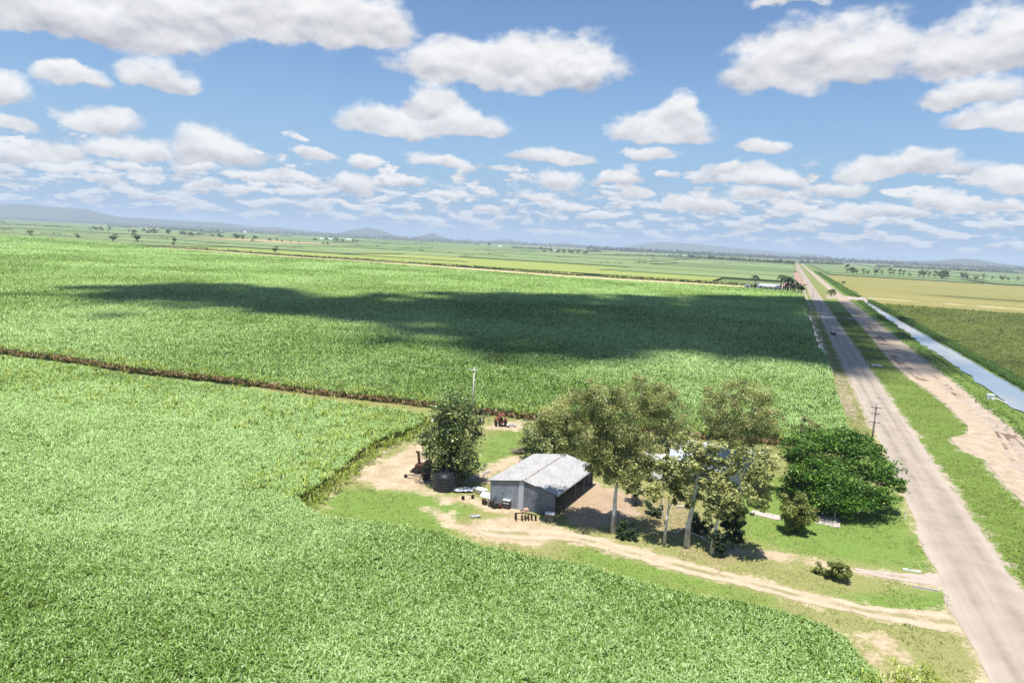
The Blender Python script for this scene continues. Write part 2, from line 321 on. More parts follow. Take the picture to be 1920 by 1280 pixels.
# ------------------------------------------------------------------ object helpers
def tag(o, label=None, cat=None, group=None, kind=None):
    if label: o['label'] = label
    if cat: o['category'] = cat
    if group: o['group'] = group
    if kind: o['kind'] = kind
    return o
def empty(name, loc, rz=0.0, **k):
    o = bpy.data.objects.new(name, None); COL.objects.link(o); o.location = loc; o.rotation_euler = (0, 0, rz)
    o.empty_display_size = .5
    return tag(o, **k)
def link(name, me, m, parent=None):
    o = bpy.data.objects.new(name, me); COL.objects.link(o)
    for x in (m if isinstance(m, (list, tuple)) else [m]): me.materials.append(x)
    if parent is not None: o.parent = parent
    return o
class MB:
    """collects simple solids, builds them as one mesh"""
    def __init__(s): s.bm = bmesh.new()
    def box(s, c, size, rz=0, rx=0, ry=0, bev=0):
        r = bmesh.ops.create_cube(s.bm, size=1)
        mt = Matrix.Translation(c) @ Matrix.Rotation(rz, 4, 'Z') @ Matrix.Rotation(ry, 4, 'Y') @ Matrix.Rotation(rx, 4, 'X') @ Matrix.Diagonal((*size, 1))
        bmesh.ops.transform(s.bm, matrix=mt, verts=r['verts'])
        if bev:
            es = list({e for v in r['verts'] for e in v.link_edges})
            bmesh.ops.bevel(s.bm, geom=es, offset=bev, segments=2, affect='EDGES', profile=.6)
        return s
    def tube(s, pts, rad, n=8, caps=True):
        pts = [Vector(p) for p in pts]
        if not isinstance(rad, (list, tuple)): rad = [rad]*len(pts)
        rings = []
        for i, p in enumerate(pts):
            d = (pts[min(i+1, len(pts)-1)]-pts[max(i-1, 0)]).normalized()
            a = d.orthogonal().normalized() if i == 0 else (prev-d*prev.dot(d)).normalized()
            prev = a; b = d.cross(a)
            rings.append([s.bm.verts.new(p+(a*math.cos(2*math.pi*k/n)+b*math.sin(2*math.pi*k/n))*rad[i]) for k in range(n)])
        for q, r in zip(rings, rings[1:]):
            for k in range(n): s.bm.faces.new((q[k], q[(k+1) % n], r[(k+1) % n], r[k]))
        if caps:
            s.bm.faces.new(rings[0][::-1]); s.bm.faces.new(rings[-1])
        return s
    def lathe(s, prof, n=32, c=(0, 0, 0), axis='Z'):
        rings = []
        for r, z in prof:
            ring = []
            for k in range(n):
                a = 2*math.pi*k/n
                p = (r*math.cos(a), r*math.sin(a), z) if axis == 'Z' else (z, r*math.cos(a), r*math.sin(a)) if axis == 'X' else (r*math.cos(a), z, r*math.sin(a))
                ring.append(s.bm.verts.new((p[0]+c[0], p[1]+c[1], p[2]+c[2])))
            rings.append(ring)
        for q, r in zip(rings, rings[1:]):
            for k in range(n): s.bm.faces.new((q[k], q[(k+1) % n], r[(k+1) % n], r[k]))
        s.bm.faces.new(rings[0][::-1]); s.bm.faces.new(rings[-1])
        return s
    def poly(s, pts):
        return s.bm.faces.new([s.bm.verts.new(p) for p in pts])
    def prism(s, outline, y0, y1):
        """outline of (x, z) extruded along y"""
        a = [s.bm.verts.new((x, y0, z)) for x, z in outline]; b = [s.bm.verts.new((x, y1, z)) for x, z in outline]
        n = len(a)
        s.bm.faces.new(a); s.bm.faces.new(b[::-1])
        for i in range(n): s.bm.faces.new((a[i], b[i], b[(i+1) % n], a[(i+1) % n]))
        return s
    def build(s, name, m, parent=None, smooth=False):
        bmesh.ops.recalc_face_normals(s.bm, faces=s.bm.faces)
        me = bpy.data.meshes.new(name); s.bm.to_mesh(me); s.bm.free()
        if smooth: me.shade_smooth()
        return link(name, me, m, parent)
def wheel(name, c, r, wdt, parent, axis='X', rim='steel'):
    t = MB().lathe([(r*.62, -wdt/2), (r*.93, -wdt/2), (r, -wdt*.3), (r, wdt*.3), (r*.93, wdt/2), (r*.62, wdt/2)], 20, c, axis).build(name, M['tyre'], parent)
    MB().lathe([(r*.25, -wdt*.42), (r*.6, -wdt*.36), (r*.6, wdt*.36), (r*.25, wdt*.42)], 16, c, axis).build('rim', M[rim], t)
    return t
def arrmesh(name, verts, faces4, attrs=None, fattrs=None, smooth=False):
    me = bpy.data.meshes.new(name); nv, nf = len(verts), len(faces4)
    me.vertices.add(nv); me.vertices.foreach_set('co', np.ascontiguousarray(verts, dtype=np.float32).ravel())
    me.loops.add(nf*4); me.loops.foreach_set('vertex_index', np.ascontiguousarray(faces4, dtype=np.int32).ravel())
    me.polygons.add(nf); me.polygons.foreach_set('loop_start', np.arange(0, nf*4, 4, dtype=np.int32))
    me.update(calc_edges=True); me.validate()
    for k, v in (attrs or {}).items():
        me.attributes.new(k, 'FLOAT', 'POINT').data.foreach_set('value', np.ascontiguousarray(v, dtype=np.float32))
    for k, v in (fattrs or {}).items():
        me.attributes.new(k, 'FLOAT', 'FACE').data.foreach_set('value', np.ascontiguousarray(v, dtype=np.float32))
    if smooth: me.shade_smooth()
    return me

# ------------------------------------------------------------------ numpy: noise, distances
_rng = np.random.default_rng(11)
_L = _rng.random((256, 256))
def vnoise(x, y):
    xi, yi = np.floor(x).astype(int), np.floor(y).astype(int); fx, fy = x-xi, y-yi
    fx, fy = fx*fx*(3-2*fx), fy*fy*(3-2*fy); a, b, c_, d = xi & 255, yi & 255, (xi+1) & 255, (yi+1) & 255
    return (_L[a, b]*(1-fx)+_L[c_, b]*fx)*(1-fy)+(_L[a, d]*(1-fx)+_L[c_, d]*fx)*fy
def fbm(x, y, sc, octv=4, off=0.0):
    s_, a, tot = 0, 1.0, 0
    for k in range(octv):
        s_ = s_+a*vnoise(x/sc+off+k*17.3, y/sc-off+k*9.1); tot += a; a *= .55; sc /= 2.03
    return s_/tot
def segdist(x, y, pts, closed):
    best = np.full(x.shape, 1e9); n = len(pts)
    for i in range(n if closed else n-1):
        ax, ay = pts[i][:2]; bx, by = pts[(i+1) % n][:2]; ux, uy = bx-ax, by-ay
        t = np.clip(((x-ax)*ux+(y-ay)*uy)/max(ux*ux+uy*uy, 1e-9), 0, 1)
        best = np.minimum(best, np.hypot(x-ax-t*ux, y-ay-t*uy))
    return best
def inside(x, y, pts):
    r = np.zeros(x.shape, bool); n = len(pts)
    for i in range(n):
        ax, ay = pts[i][:2]; bx, by = pts[(i+1) % n][:2]
        if ay == by: continue
        r ^= ((ay > y) != (by > y)) & (x < (bx-ax)*(y-ay)/(by-ay)+ax)
    return r
def sdist(x, y, pts):
    d = segdist(x, y, pts, True); return np.where(inside(x, y, pts), d, -d)

# road frame: s along the road, t across it (to the right), metres
RD = np.array([.37087, .92869]); RN = np.array([.92869, -.37087]); RC = 19.8
def st(s, t, z=0.0):
    return Vector((RD[0]*s+RN[0]*(RC+t), RD[1]*s+RN[1]*(RC+t), z))
def to_st(x, y):
    return x*RD[0]+y*RD[1], x*RN[0]+y*RN[1]-RC
ROADRZ = math.atan2(RD[1], RD[0])-math.pi/2
def stn(s, t, z): return np.stack([RD[0]*s+RN[0]*(RC+t), RD[1]*s+RN[1]*(RC+t), z], -1)
def gridfaces(nr, nc):
    i = np.arange(nr*nc).reshape(nr, nc)
    return np.stack([i[:-1, :-1], i[:-1, 1:], i[1:, 1:], i[1:, :-1]], -1).reshape(-1, 4)
def P_(lst, z=0.0): return [at(x, y, z) for x, y in lst]

# ------------------------------------------------------------------ the plain and the hills
v = []; nr, na_ = 18, 96
rad = np.geomspace(40, 17000, nr); 
gx = np.concatenate([[0], rad]); 
ang = np.linspace(0, 2*math.pi, na_, endpoint=False)
vv = np.stack([np.outer(rad, np.cos(ang)), np.outer(rad, np.sin(ang)), np.full((nr, na_), -.3)], -1).reshape(-1, 3)
i = np.arange(nr*na_).reshape(nr, na_); j = np.roll(i, -1, 1)
ff = np.stack([i[:-1], j[:-1], j[1:], i[1:]], -1).reshape(-1, 4)
b = MB(); 
me = arrmesh('ground', vv, ff)
bm = bmesh.new(); bm.from_mesh(me); bm.verts.ensure_lookup_table()
bm.faces.new([bm.verts[k] for k in range(na_)]); bmesh.ops.recalc_face_normals(bm, faces=bm.faces); bm.to_mesh(me); bm.free()
tag(link('ground', me, M['plain']), kind='structure')

def hill(outline, dist, depth, seed):
    xs = np.array([p[0] for p in outline], float); ys = np.array([p[1] for p in outline], float)
    px = np.linspace(xs[0], xs[-1], 90); py = np.interp(px, xs, ys)
    top = np.array([[*(lambda r_: (r_.x/math.hypot(r_.x, r_.y), r_.y/math.hypot(r_.x, r_.y), r_.z/math.hypot(r_.x, r_.y)))(ray(a, b_))] for a, b_ in zip(px, py)])
    rows = []
    for f, h in ((-1, 0), (-.62, .32), (-.3, .68), (0, 1), (.35, .72), (.7, .3), (1, 0)):
        d = dist+f*depth*.5
        n = fbm(px*.9+seed*31, np.full_like(px, f*7.0), 22, 4)-.5
        hh = (H+top[:, 2]*dist)*h*(1+(n*.5 if 0 < abs(f) < 1 else n*.10))-(12 if h == 0 else 0)
        d = d*(1+n*.01)
        rows.append(np.stack([top[:, 0]*d, top[:, 1]*d, np.maximum(hh, -12 if h == 0 else 1)], -1))
    vs = np.stack(rows).reshape(-1, 3)
    me = arrmesh('hills', vs, gridfaces(7, 90), smooth=True)
    tag(link('hills', me, M['hill']), kind='structure')
hill([(-260, 372), (-120, 376), (0, 382), (60, 384), (110, 388), (160, 392), (190, 400), (230, 407), (300, 411), (350, 414), (420, 418), (470, 425), (520, 426), (560, 431), (640, 438)], 12000, 2400, 1)
hill([(628, 438), (650, 433), (665, 430), (690, 427), (710, 430), (740, 441), (760, 444)], 11500, 1200, 2)
hill([(775, 445), (800, 440), (812, 437), (825, 442), (845, 449)], 10500, 700, 3)
hill([(910, 452), (930, 450), (950, 448), (975, 452), (1000, 457), (1040, 457), (1062, 454), (1090, 460), (1130, 462)], 13000, 1200, 4)
hill([(1165, 465), (1185, 460), (1210, 456), (1250, 454), (1300, 457), (1360, 463), (1420, 469), (1470, 473), (1540, 478), (1560, 482)], 13000, 1700, 5)
hill([(1640, 488), (1700, 489), (1750, 489), (1790, 486), (1815, 485), (1840, 488), (1870, 493), (1900, 497), (1960, 501), (2100, 504)], 9500, 1400, 6)

# ------------------------------------------------------------------ cane fields
def blades(name, pts, zb, size, nb, seed, width=.05, length=.78, upright_=.6, tint_off=0.0, tint_amp=.85, tint=None):
    """every plant is a burst of arching strap leaves; returns one mesh"""
    r = np.random.default_rng(seed); n = len(pts); k = n*nb
    idx = np.repeat(np.arange(n), nb); sz = np.asarray(size)[idx]*r.uniform(.7, 1.25, k)
    ph = r.uniform(0, 2*np.pi, k); out = np.stack([np.cos(ph), np.sin(ph)], -1); side = np.stack([-out[:, 1], out[:, 0]], -1)
    base = np.asarray(pts)[idx]+r.normal(0, .16, (k, 2))*sz[:, None]
    up = r.uniform(.35, 1.35, k)*upright_
    L = length*sz; W = (width*sz*r.uniform(.7, 1.3, k))[:, None]
    z0 = np.asarray(zb)[idx]*np.ones(k)
    def ringp(f, h, ws):
        c = base+out*(L*f)[:, None]; z = z0+L*h
        return np.concatenate([c-side*W*ws, z[:, None]], 1), np.concatenate([c+side*W*ws, z[:, None]], 1)
    a0, a1 = ringp(.02, np.zeros(k), .7); b0, b1 = ringp(.28, up*.9, 1.0); c0, c1 = ringp(.78, up*.72-.1, .25)
    vs = np.stack([a0, a1, b0, b1, c0, c1], 1).reshape(-1, 3)
    o = (np.arange(k)*6)[:, None]
    fs = np.stack([o+np.array([[0, 1, 3, 2]]), o+np.array([[2, 3, 5, 4]])], 1).reshape(-1, 4)
    t = (np.asarray(tint)[idx] if tint is not None else .5)+r.normal(0, tint_amp*.35, k)+tint_off
    return arrmesh(name, vs, fs, fattrs={'tint': np.repeat(np.clip(t, 0, 1), 2)})
def scatter(poly, dens, seed, dmax=1e9):
    xs = [p[0] for p in poly]; ys = [p[1] for p in poly]; r = np.random.default_rng(seed)
    x0, x1, y0, y1 = min(xs), max(xs), max(min(ys), 30), min(max(ys), dmax)
    dm = 19.2; n = int((x1-x0)*(y1-y0)*dm)
    outp = []
    for _ in range(max(1, n//400000+1)):
        m_ = n//max(1, n//400000+1); x = r.uniform(x0, x1, m_); y = r.uniform(y0, y1, m_)
        d = np.hypot(x, y); k = (r.random(m_)*dm < dens(d)) & (np.abs(x) < .82*y+14)
        x, y = x[k], y[k]; k = inside(x, y, poly); outp.append(np.stack([x[k], y[k]], -1))
    return np.concatenate(outp)
def slab(name, poly, z, m, far0, far1, step_=None):
    """closed canopy of a field: a level top with standing sides"""
    bm = bmesh.new(); top = [bm.verts.new((p[0], p[1], z)) for p in poly]; bot = [bm.verts.new((p[0], p[1], -.32)) for p in poly]
    n = len(poly); f = bm.faces.new(top)
    for i in range(n): bm.faces.new((bot[i], bot[(i+1) % n], top[(i+1) % n], top[i]))
    bmesh.ops.triangulate(bm, faces=[f])
    bmesh.ops.subdivide_edges(bm, edges=[e for e in bm.edges if e.calc_length() > 60], cuts=5, use_grid_fill=True)
    bmesh.ops.triangulate(bm, faces=[f for f in bm.faces if len(f.verts) > 4])
    bmesh.ops.recalc_face_normals(bm, faces=bm.faces)
    me = bpy.data.meshes.new(name); bm.to_mesh(me); bm.free()
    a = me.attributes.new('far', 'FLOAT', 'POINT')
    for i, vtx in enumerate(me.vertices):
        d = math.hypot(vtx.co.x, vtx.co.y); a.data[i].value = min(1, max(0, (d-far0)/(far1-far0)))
    return link(name, me, m)

TOP = 1.9
near_poly = P_([(-500, 1500), (1690, 1500)], TOP)+P_([(1668, 1300), (1640, 1264), (1606, 1230), (1593, 1202), (1562, 1180), (1508, 1158), (1449, 1142), (1400, 1130), (1272, 1110),
    (1169, 1082), (1100, 1060), (1000, 1044), (925, 1032), (872, 1020), (832, 1004), (739, 990), (659, 977), (593, 970)], 1.0) + \
    P_([(556, 950), (590, 925), (633, 893), (686, 848), (726, 828), (782, 808), (800, 792)]) + P_([(792, 768), (600, 741), (400, 715), (246, 699), (159, 683), (0, 663), (-500, 600)], TOP)
mid_front = [(-500, 596), (0, 661), (159, 681), (246, 697), (398, 713), (600, 740), (780, 760), (975, 784), (1100, 800), (1300, 822), (1500, 836)]
mid_poly = P_(mid_front)+[st(128, -7.8)]+[st(228, -7.6), st(240, -10.0), st(390, -10.6), st(420, -8.2), st(545, -9.5)] + \
    P_([(1500, 549), (1480, 546), (1393, 538), (1065, 519), (693, 491), (510, 480), (330, 467), (182, 453), (0, 440), (-400, 416)], TOP)
def patch_tint(p, sc, lo, hi, off=0.0):
    n = fbm(p[:, 0], p[:, 1], sc, 4, off); n2 = fbm(p[:, 0], p[:, 1], 3.0, 2, off+5)
    return lo+(hi-lo)*np.clip((n-.3)/.4, 0, 1)+(n2-.5)*.25
def cane_field(name, poly, dens, size, seed, z, dmax, mats, far, label_kind='stuff', nb=7, lo=.40, hi=.78):
    base = slab(name, poly, z*.5, mats[1], *far)
    pts = scatter(poly, dens, seed, dmax); d = np.hypot(pts[:, 0], pts[:, 1])
    zb = np.maximum(z*.36+fbm(pts[:, 0], pts[:, 1], 5, 3, 3.3)*z*.30+(fbm(pts[:, 0], pts[:, 1], 22, 3, 8.3)-.5)*z*.3, z*.45)
    me = blades(name+'_leaves', pts, zb, size(d), nb, seed+1, tint=patch_tint(pts, 45, lo, hi))
    lv = link('leaves', me, mats[0], base); tag(base, kind='stuff'); lv['kind'] = 'stuff'
    return base
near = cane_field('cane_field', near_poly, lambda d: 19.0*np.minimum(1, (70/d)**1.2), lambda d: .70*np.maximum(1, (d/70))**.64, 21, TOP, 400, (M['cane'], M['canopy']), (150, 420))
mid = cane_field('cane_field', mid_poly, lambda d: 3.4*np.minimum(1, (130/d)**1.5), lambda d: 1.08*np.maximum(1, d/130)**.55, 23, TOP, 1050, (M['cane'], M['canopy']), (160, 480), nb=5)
# yellower young leaves where the photo shows a yellow-green margin, and the dead trash on the open sides
def edge_leaves(name, poly_pts, spacing, zb, inward, seed, m, parent, size=1.0, spread=1.0, nb=5, lo=.3, hi=.8, length=1.1, up=.6):
    r = np.random.default_rng(seed); out = []
    for a, b_ in zip(poly_pts, poly_pts[1:]):
        L = math.hypot(b_[0]-a[0], b_[1]-a[1]); n = int(L*spacing)
        if n < 1: continue
        t = r.random(n); dx_, dy_ = (b_[0]-a[0])/L, (b_[1]-a[1])/L; off = r.random(n)*spread-min(spread, 1.6)*.5
        out.append(np.stack([a[0]+(b_[0]-a[0])*t-dy_*off*inward, a[1]+(b_[1]-a[1])*t+dx_*off*inward], -1))
    pts = np.concatenate(out)
    me = blades(name, pts, r.uniform(zb[0], zb[1], len(pts)), np.full(len(pts), size), nb, seed, tint=np.clip(r.uniform(lo, hi, len(pts)), 0, 1), upright_=up, length=length)
    o = link(name, me, m, parent); o['kind'] = 'stuff'; return o
edge_leaves('dead_leaves', P_(mid_front), 9, (.0, .75), 1, 31, M['trash'], mid, .8, 1.5, 5, .1, .75)
edge_leaves('yellow_leaves', P_(mid_front), 3.5, (.8, 1.25), 1, 32, M['cane_yellow'], mid, 1.1, 5, 5)
ne = P_([(556, 950), (590, 925), (633, 893), (686, 848), (726, 828), (782, 808), (800, 792)])
edge_leaves('yellow_leaves', ne, 16, (.1, 1.3), 1, 33, M['cane_yellow'], near, 1.0, 9, 5)
edge_leaves('yellow_leaves', P_([(792, 768), (600, 741), (400, 715), (246, 699), (159, 683), (0, 663), (-300, 625)], TOP), 8, (.8, 1.35), 1, 34, M['cane_yellow'], near, 1.2, 22, 5)
edge_leaves('yellow_leaves', ne, 14, (-.1, .35), -1, 37, M['cane_yellow'], near, .75, 3.2, 5, .1, .7)
edge_leaves('dead_leaves', ne, 2.0, (.0, .5), 1, 35, M['trash'], near, .7, .8, 4)
edge_leaves('yellow_leaves', P_([(1690, 1400), (1668, 1300), (1640, 1264), (1606, 1230)], TOP), 16, (.4, 1.3), -1, 36, M['cane_yellow'], near, .9, 6, 6)

# ------------------------------------------------------------------ the yard and the lawn
def line(px, half): return (P_(px), half)
DIRT_POLY = [P_(p) for p in (
    [(662, 893), (690, 878), (712, 868), (740, 852), (765, 838), (786, 822), (800, 850), (806, 895), (810, 922), (770, 921), (735, 920), (705, 912)],
    [(800, 925), (850, 928), (905, 935), (960, 948), (1000, 960), (970, 972), (930, 962), (880, 948), (830, 942)],
    [(797, 953), (822, 952), (862, 978), (905, 975), (950, 964), (1000, 966), (1046, 985), (1070, 992), (1100, 1005), (1110, 1022), (1060, 1012), (1010, 1024), (960, 1022), (905, 1012), (868, 1000), (838, 985)],
    [(905, 800), (960, 788), (985, 790), (978, 806), (930, 806)],
    [(870, 905), (905, 880), (940, 860), (975, 852), (985, 862), (940, 885), (915, 905)],
    [(1050, 930), (1100, 900), (1150, 915), (1200, 930), (1190, 975), (1130, 985), (1070, 985)],
    [(1740, 1075), (1790, 1060), (1800, 1110), (1745, 1102), (1690, 1092)],
    [(1735, 1150), (1800, 1135), (1830, 1200), (1790, 1186), (1720, 1168)],
    [(1620, 1195), (1650, 1185), (1675, 1205), (1720, 1250), (1690, 1250), (1640, 1215)],
)]
DIRT_LINE = [line([(1790, 1166), (1640, 1148), (1500, 1117), (1400, 1090), (1300, 1067), (1200, 1040), (1110, 1015), (1050, 1000)], 1.1),
             line([(1760, 1086), (1690, 1082), (1600, 1068), (1500, 1049), (1420, 1036), (1370, 1030)], .75),
             line([(600, 955), (612, 935), (640, 905), (690, 868), (735, 838), (770, 818)], .35),
             line([(1690, 1330), (1650, 1262), (1615, 1215), (1560, 1180)], .35)]
LITTER = [P_(p) for p in ([(1040, 955), (1095, 905), (1150, 920), (1230, 915), (1310, 955), (1330, 1000), (1300, 1020), (1235, 1010), (1180, 985), (1110, 1000), (1080, 985)],
                          [(1290, 1030), (1370, 1028), (1440, 1040), (1390, 1050), (1300, 1052)])]
LUSHP = [P_(p) for p in ([(1400, 925), (1460, 900), (1500, 940), (1680, 930), (1700, 980), (1750, 1062), (1640, 1055), (1500, 1030), (1400, 1000)],
                         [(600, 950), (640, 918), (690, 918), (800, 925), (870, 950), (840, 975), (800, 950), (850, 1000), (760, 985), (650, 975)],
                         [(1590, 1120), (1760, 1105), (1785, 1140), (1700, 1150), (1600, 1130)],
                         [(1100, 1040), (1300, 1085), (1420, 1120), (1300, 1110), (1170, 1080)],
                         [(900, 830), (960, 810), (985, 840), (930, 868), (890, 880)])]
gx = np.arange(-50, 66, .5); gy = np.arange(36, 134, .5); X, Y = np.meshgrid(gx, gy)
dirt = np.full(X.shape, -9.0)
for p in DIRT_POLY: dirt = np.maximum(dirt, sdist(X, Y, p))
for p, h in DIRT_LINE: dirt = np.maximum(dirt, h-segdist(X, Y, p, False))
_, T_ = to_st(X, Y)
dirt = np.maximum(dirt, .3-np.abs(T_+3.2))
lit = np.full(X.shape, -9.0); lush = np.full(X.shape, -4.0)
for p in LITTER: lit = np.maximum(lit, sdist(X, Y, p))
for p in LUSHP: lush = np.maximum(lush, sdist(X, Y, p)+1.0)
zz = -.012+(fbm(X, Y, 6, 3)-.5)*.02
zz = np.where((T_ > -4.5), -.004, zz)
me = arrmesh('yard_ground', np.stack([X, Y, zz], -1).reshape(-1, 3), gridfaces(*X.shape),
             {'dirt': dirt.ravel()-.1, 'lush': lush.ravel(), 'litter': lit.ravel()}, smooth=True)
keep = None
bm = bmesh.new(); bm.from_mesh(me)
dele = [f for f in bm.faces if to_st(*f.calc_center_median()[:2])[1] > -2.6]
bmesh.ops.delete(bm, geom=dele, context='FACES'); bm.to_mesh(me); bm.free()
tag(link('yard_ground', me, M['yard']), kind='structure')

def ribbon(name, px, half, m, z, seed):
    """an earth drive with worn, wavering edges"""
    pts = P_(px); L = [0]
    for a, b_ in zip(pts, pts[1:]): L.append(L[-1]+(b_-a).length)
    s_ = np.arange(0, L[-1], .35); cx = np.interp(s_, L, [p.x for p in pts]); cy = np.interp(s_, L, [p.y for p in pts])
    ks = np.ones(9)/9; 
    if len(cx) > 30: 
        cx = np.convolve(np.pad(cx, 4, 'edge'), ks, 'valid'); cy = np.convolve(np.pad(cy, 4, 'edge'), ks, 'valid')
    tx, ty = np.gradient(cx), np.gradient(cy); ln = np.hypot(tx, ty); nx, ny = -ty/ln, tx/ln
    hw = np.interp(s_, L, half)
    l = hw*(.8+.8*(fbm(s_, s_*0, 1.6, 4, seed)-.5)+.2); r_ = hw*(.8+.8*(fbm(s_, s_*0, 1.6, 4, seed+50)-.5)+.2)
    us = (-1, -.75, -.45, -.15, .15, .45, .75, 1)
    rows = [np.stack([cx+nx*f, cy+ny*f, np.full_like(cx, z)], -1) for f in [(r_ if u < 0 else l)*u for u in us]]
    me = arrmesh(name, np.stack(rows, 1).reshape(-1, 3), gridfaces(len(s_), 8), {'across': np.tile(np.array(us), len(s_)), 'grassy': np.repeat(np.clip((70-s_)/15, 0, 1), 8)})
    return tag(link(name, me, m), kind='structure')
ribbon('driveway', [(1800, 1168), (1740, 1160), (1640, 1148), (1500, 1117), (1400, 1090), (1300, 1067), (1200, 1040), (1110, 1015), (1050, 1002), (980, 1000), (930, 998), (880, 990)], [1.7, 1.5, 1.05, .95, 1.05, 1.15, 1.25, 1.3, 1.2, 1.5, 1.3, .7][:12], M['drive'], .012, 1)
ribbon('house_driveway', [(1790, 1088), (1740, 1086), (1690, 1082), (1600, 1068)], [1.5, 1.2, .75, .6], drivemat('pinkish_dirt', [(0, (.25, .195, .15)), (.4, (.36, .295, .245)), (1, (.44, .375, .32))]), .010, 2)

# ------------------------------------------------------------------ road corridor
def strip(name, s_, tl, tr, nt_, z, m, extra=None):
    u = np.linspace(0, 1, nt_); Sg = np.repeat(s_[:, None], nt_, 1); Tg = tl[:, None]+(tr-tl)[:, None]*u[None]
    zg = z(Sg, Tg) if callable(z) else np.full(Sg.shape, z)
    at_ = {k: f(Sg, Tg).ravel() for k, f in (extra or {}).items()}
    me = arrmesh(name, stn(Sg, Tg, zg).reshape(-1, 3), gridfaces(len(s_), nt_), at_, smooth=True)
    return tag(link(name, me, m), kind='structure')
S1 = np.concatenate([np.arange(22, 260, .6), np.arange(260, 700, 2), np.geomspace(700, 4200, 70)])
one = np.ones_like(S1)
wob = lambda sc, a, o: (fbm(S1, S1*0, sc, 4, o)-.5)*a
rl = -3.2*one+wob(5, .7, 1)+np.interp(S1, [22, 50, 60, 68, 74, 80, 90], [-.6, -.4, -.1, -1.0, -.2, -.9, 0]); rr = 3.2*one+wob(5, .7, 2)
strip('road', S1, rl, rr, 15, lambda s_, t_: .035-.004*np.abs(t_), M['road'], {'across': lambda s_, t_: t_, 'along': lambda s_, t_: s_})
TLs = [22, 60, 100, 112, 118, 123, 126, 134, 137, 141, 148, 165, 177, 200, 223, 300, 450, 535, 560, 2000]
TLt = [10.5, 10.5, 10.9, 10.6, 10.4, 11.4, 9.2, 8.6, 9.6, 12.6, 14.0, 13.9, 13.6, 11.6, 11.0, 12.0, 13.4, 14.0, 15.0, 15.5]
tl = np.interp(S1, TLs, TLt)+wob(4, 1.6, 3); tr = np.interp(S1, [22, 140, 230, 420, 535, 560, 2000], [21.5, 21.3, 21.3, 20, 19, 18, 18])+wob(6, 1.5, 4)
def ruts(Sg, Tg):
    x, y = Sg, Tg; r_ = np.zeros(Sg.shape)
    for pts, wd, a in (([(300, 14.5), (260, 13.5), (230, 13.2), (200, 14.5)], 1.6, .55), ([(260, 16.2), (220, 16.8), (185, 18.2), (160, 19.2), (150, 19.4)], .5, .75),
                       ([(250, 17.6), (215, 18.3), (185, 19.4), (160, 20.3), (120, 20.4), (80, 19.8)], .4, .7), ([(165, 19.0), (150, 18.7), (141, 19.3), (134, 18.6), (110, 19.0)], .75, .85),
                       ([(150, 18.3), (135, 16.6), (128, 15.5), (118, 14.8), (100, 14.6)], .3, .7), ([(146, 18.9), (135, 17.9), (126, 16.6), (112, 16.0), (100, 15.8)], .3, .65),
                       ([(420, 15.5), (330, 15.2), (280, 16), (240, 18)], .8, .6), ([(124, 17.5), (120, 20)], 1.0, .6), ([(520, 15.5), (400, 17.5), (300, 18.3)], .5, .5)):
        d = segdist(x, y*1.0, pts, False); r_ = np.maximum(r_, 1.2*a*np.clip(1.5-d/wd, 0, 1))
    return r_
strip('dirt_track', S1, tl, tr, 44, lambda s_, t_: .10+(fbm(s_, t_, 3, 3)-.5)*.10-.11*ruts(s_, t_)*.8, M['track'], {'rut': ruts})
# ground of the verges: right side as far as the canal, left side with the drain
def vdirt(s_, t_):
    d = .35-np.abs(t_-3.2)
    d = np.maximum(d, np.minimum(t_-np.interp(s_, TLs, TLt), 21.5-t_)+.1)
    cross = np.minimum(np.minimum(s_-556, 606-s_)*.25, np.minimum(t_-8, 60-t_))
    d = np.maximum(d, cross); d = np.maximum(d, np.minimum(1.0, s_*0+np.minimum(s_-640, 1400-s_)*.02) * 0 - 6)
    return d
canl = lambda s_: np.interp(s_, [22, 170, 230, 285, 330, 420, 520, 555], [27.3, 27.3, 28.1, 27.8, 28.6, 29.5, 31, 32.2])
def vz(s_, t_):
    n = (fbm(s_, t_, 5, 3)-.5)
    berm = .55*np.exp(-((t_-24.3)/2.2)**2)
    return .006+np.where(t_ > 3.9, .05+n*.16, .0)+berm-np.clip(t_-canl(s_)+1.6, 0, 1.5)*.08
rightl = 2.7*one; rightr = 36.5*one
SR = S1
strip('verge', SR, rightl, rightr, 76, vz, M['verge'], {'dirt': vdirt, 'lush': lambda s_, t_: np.where(t_ < 22, 2.2-np.clip((s_-520)/40, 0, 1)*3.2, 1.6)+0*t_, 'litter': lambda s_, t_: np.full(s_.shape, -9.0)})
keepS = S1 > 118
SL = S1[keepS]; oneL = np.ones_like(SL)
strip('verge', SL, -10.5*oneL, -2.7*oneL, 22, lambda s_, t_: .012+(fbm(s_, t_, 4, 3)-.5)*.1-.05, M['verge'],
      {'dirt': lambda s_, t_: np.maximum(np.maximum(.6-np.abs(t_+3.2), .7-np.abs(t_+6.9)), np.where(s_ < 200, .55-np.abs(t_+5.9)*.6, -5)), 'lush': lambda s_, t_: np.where(s_ < 230, -2.0, .2), 'litter': lambda s_, t_: np.where(s_ < 330, 1.0-np.abs(t_+7.6), -3)})
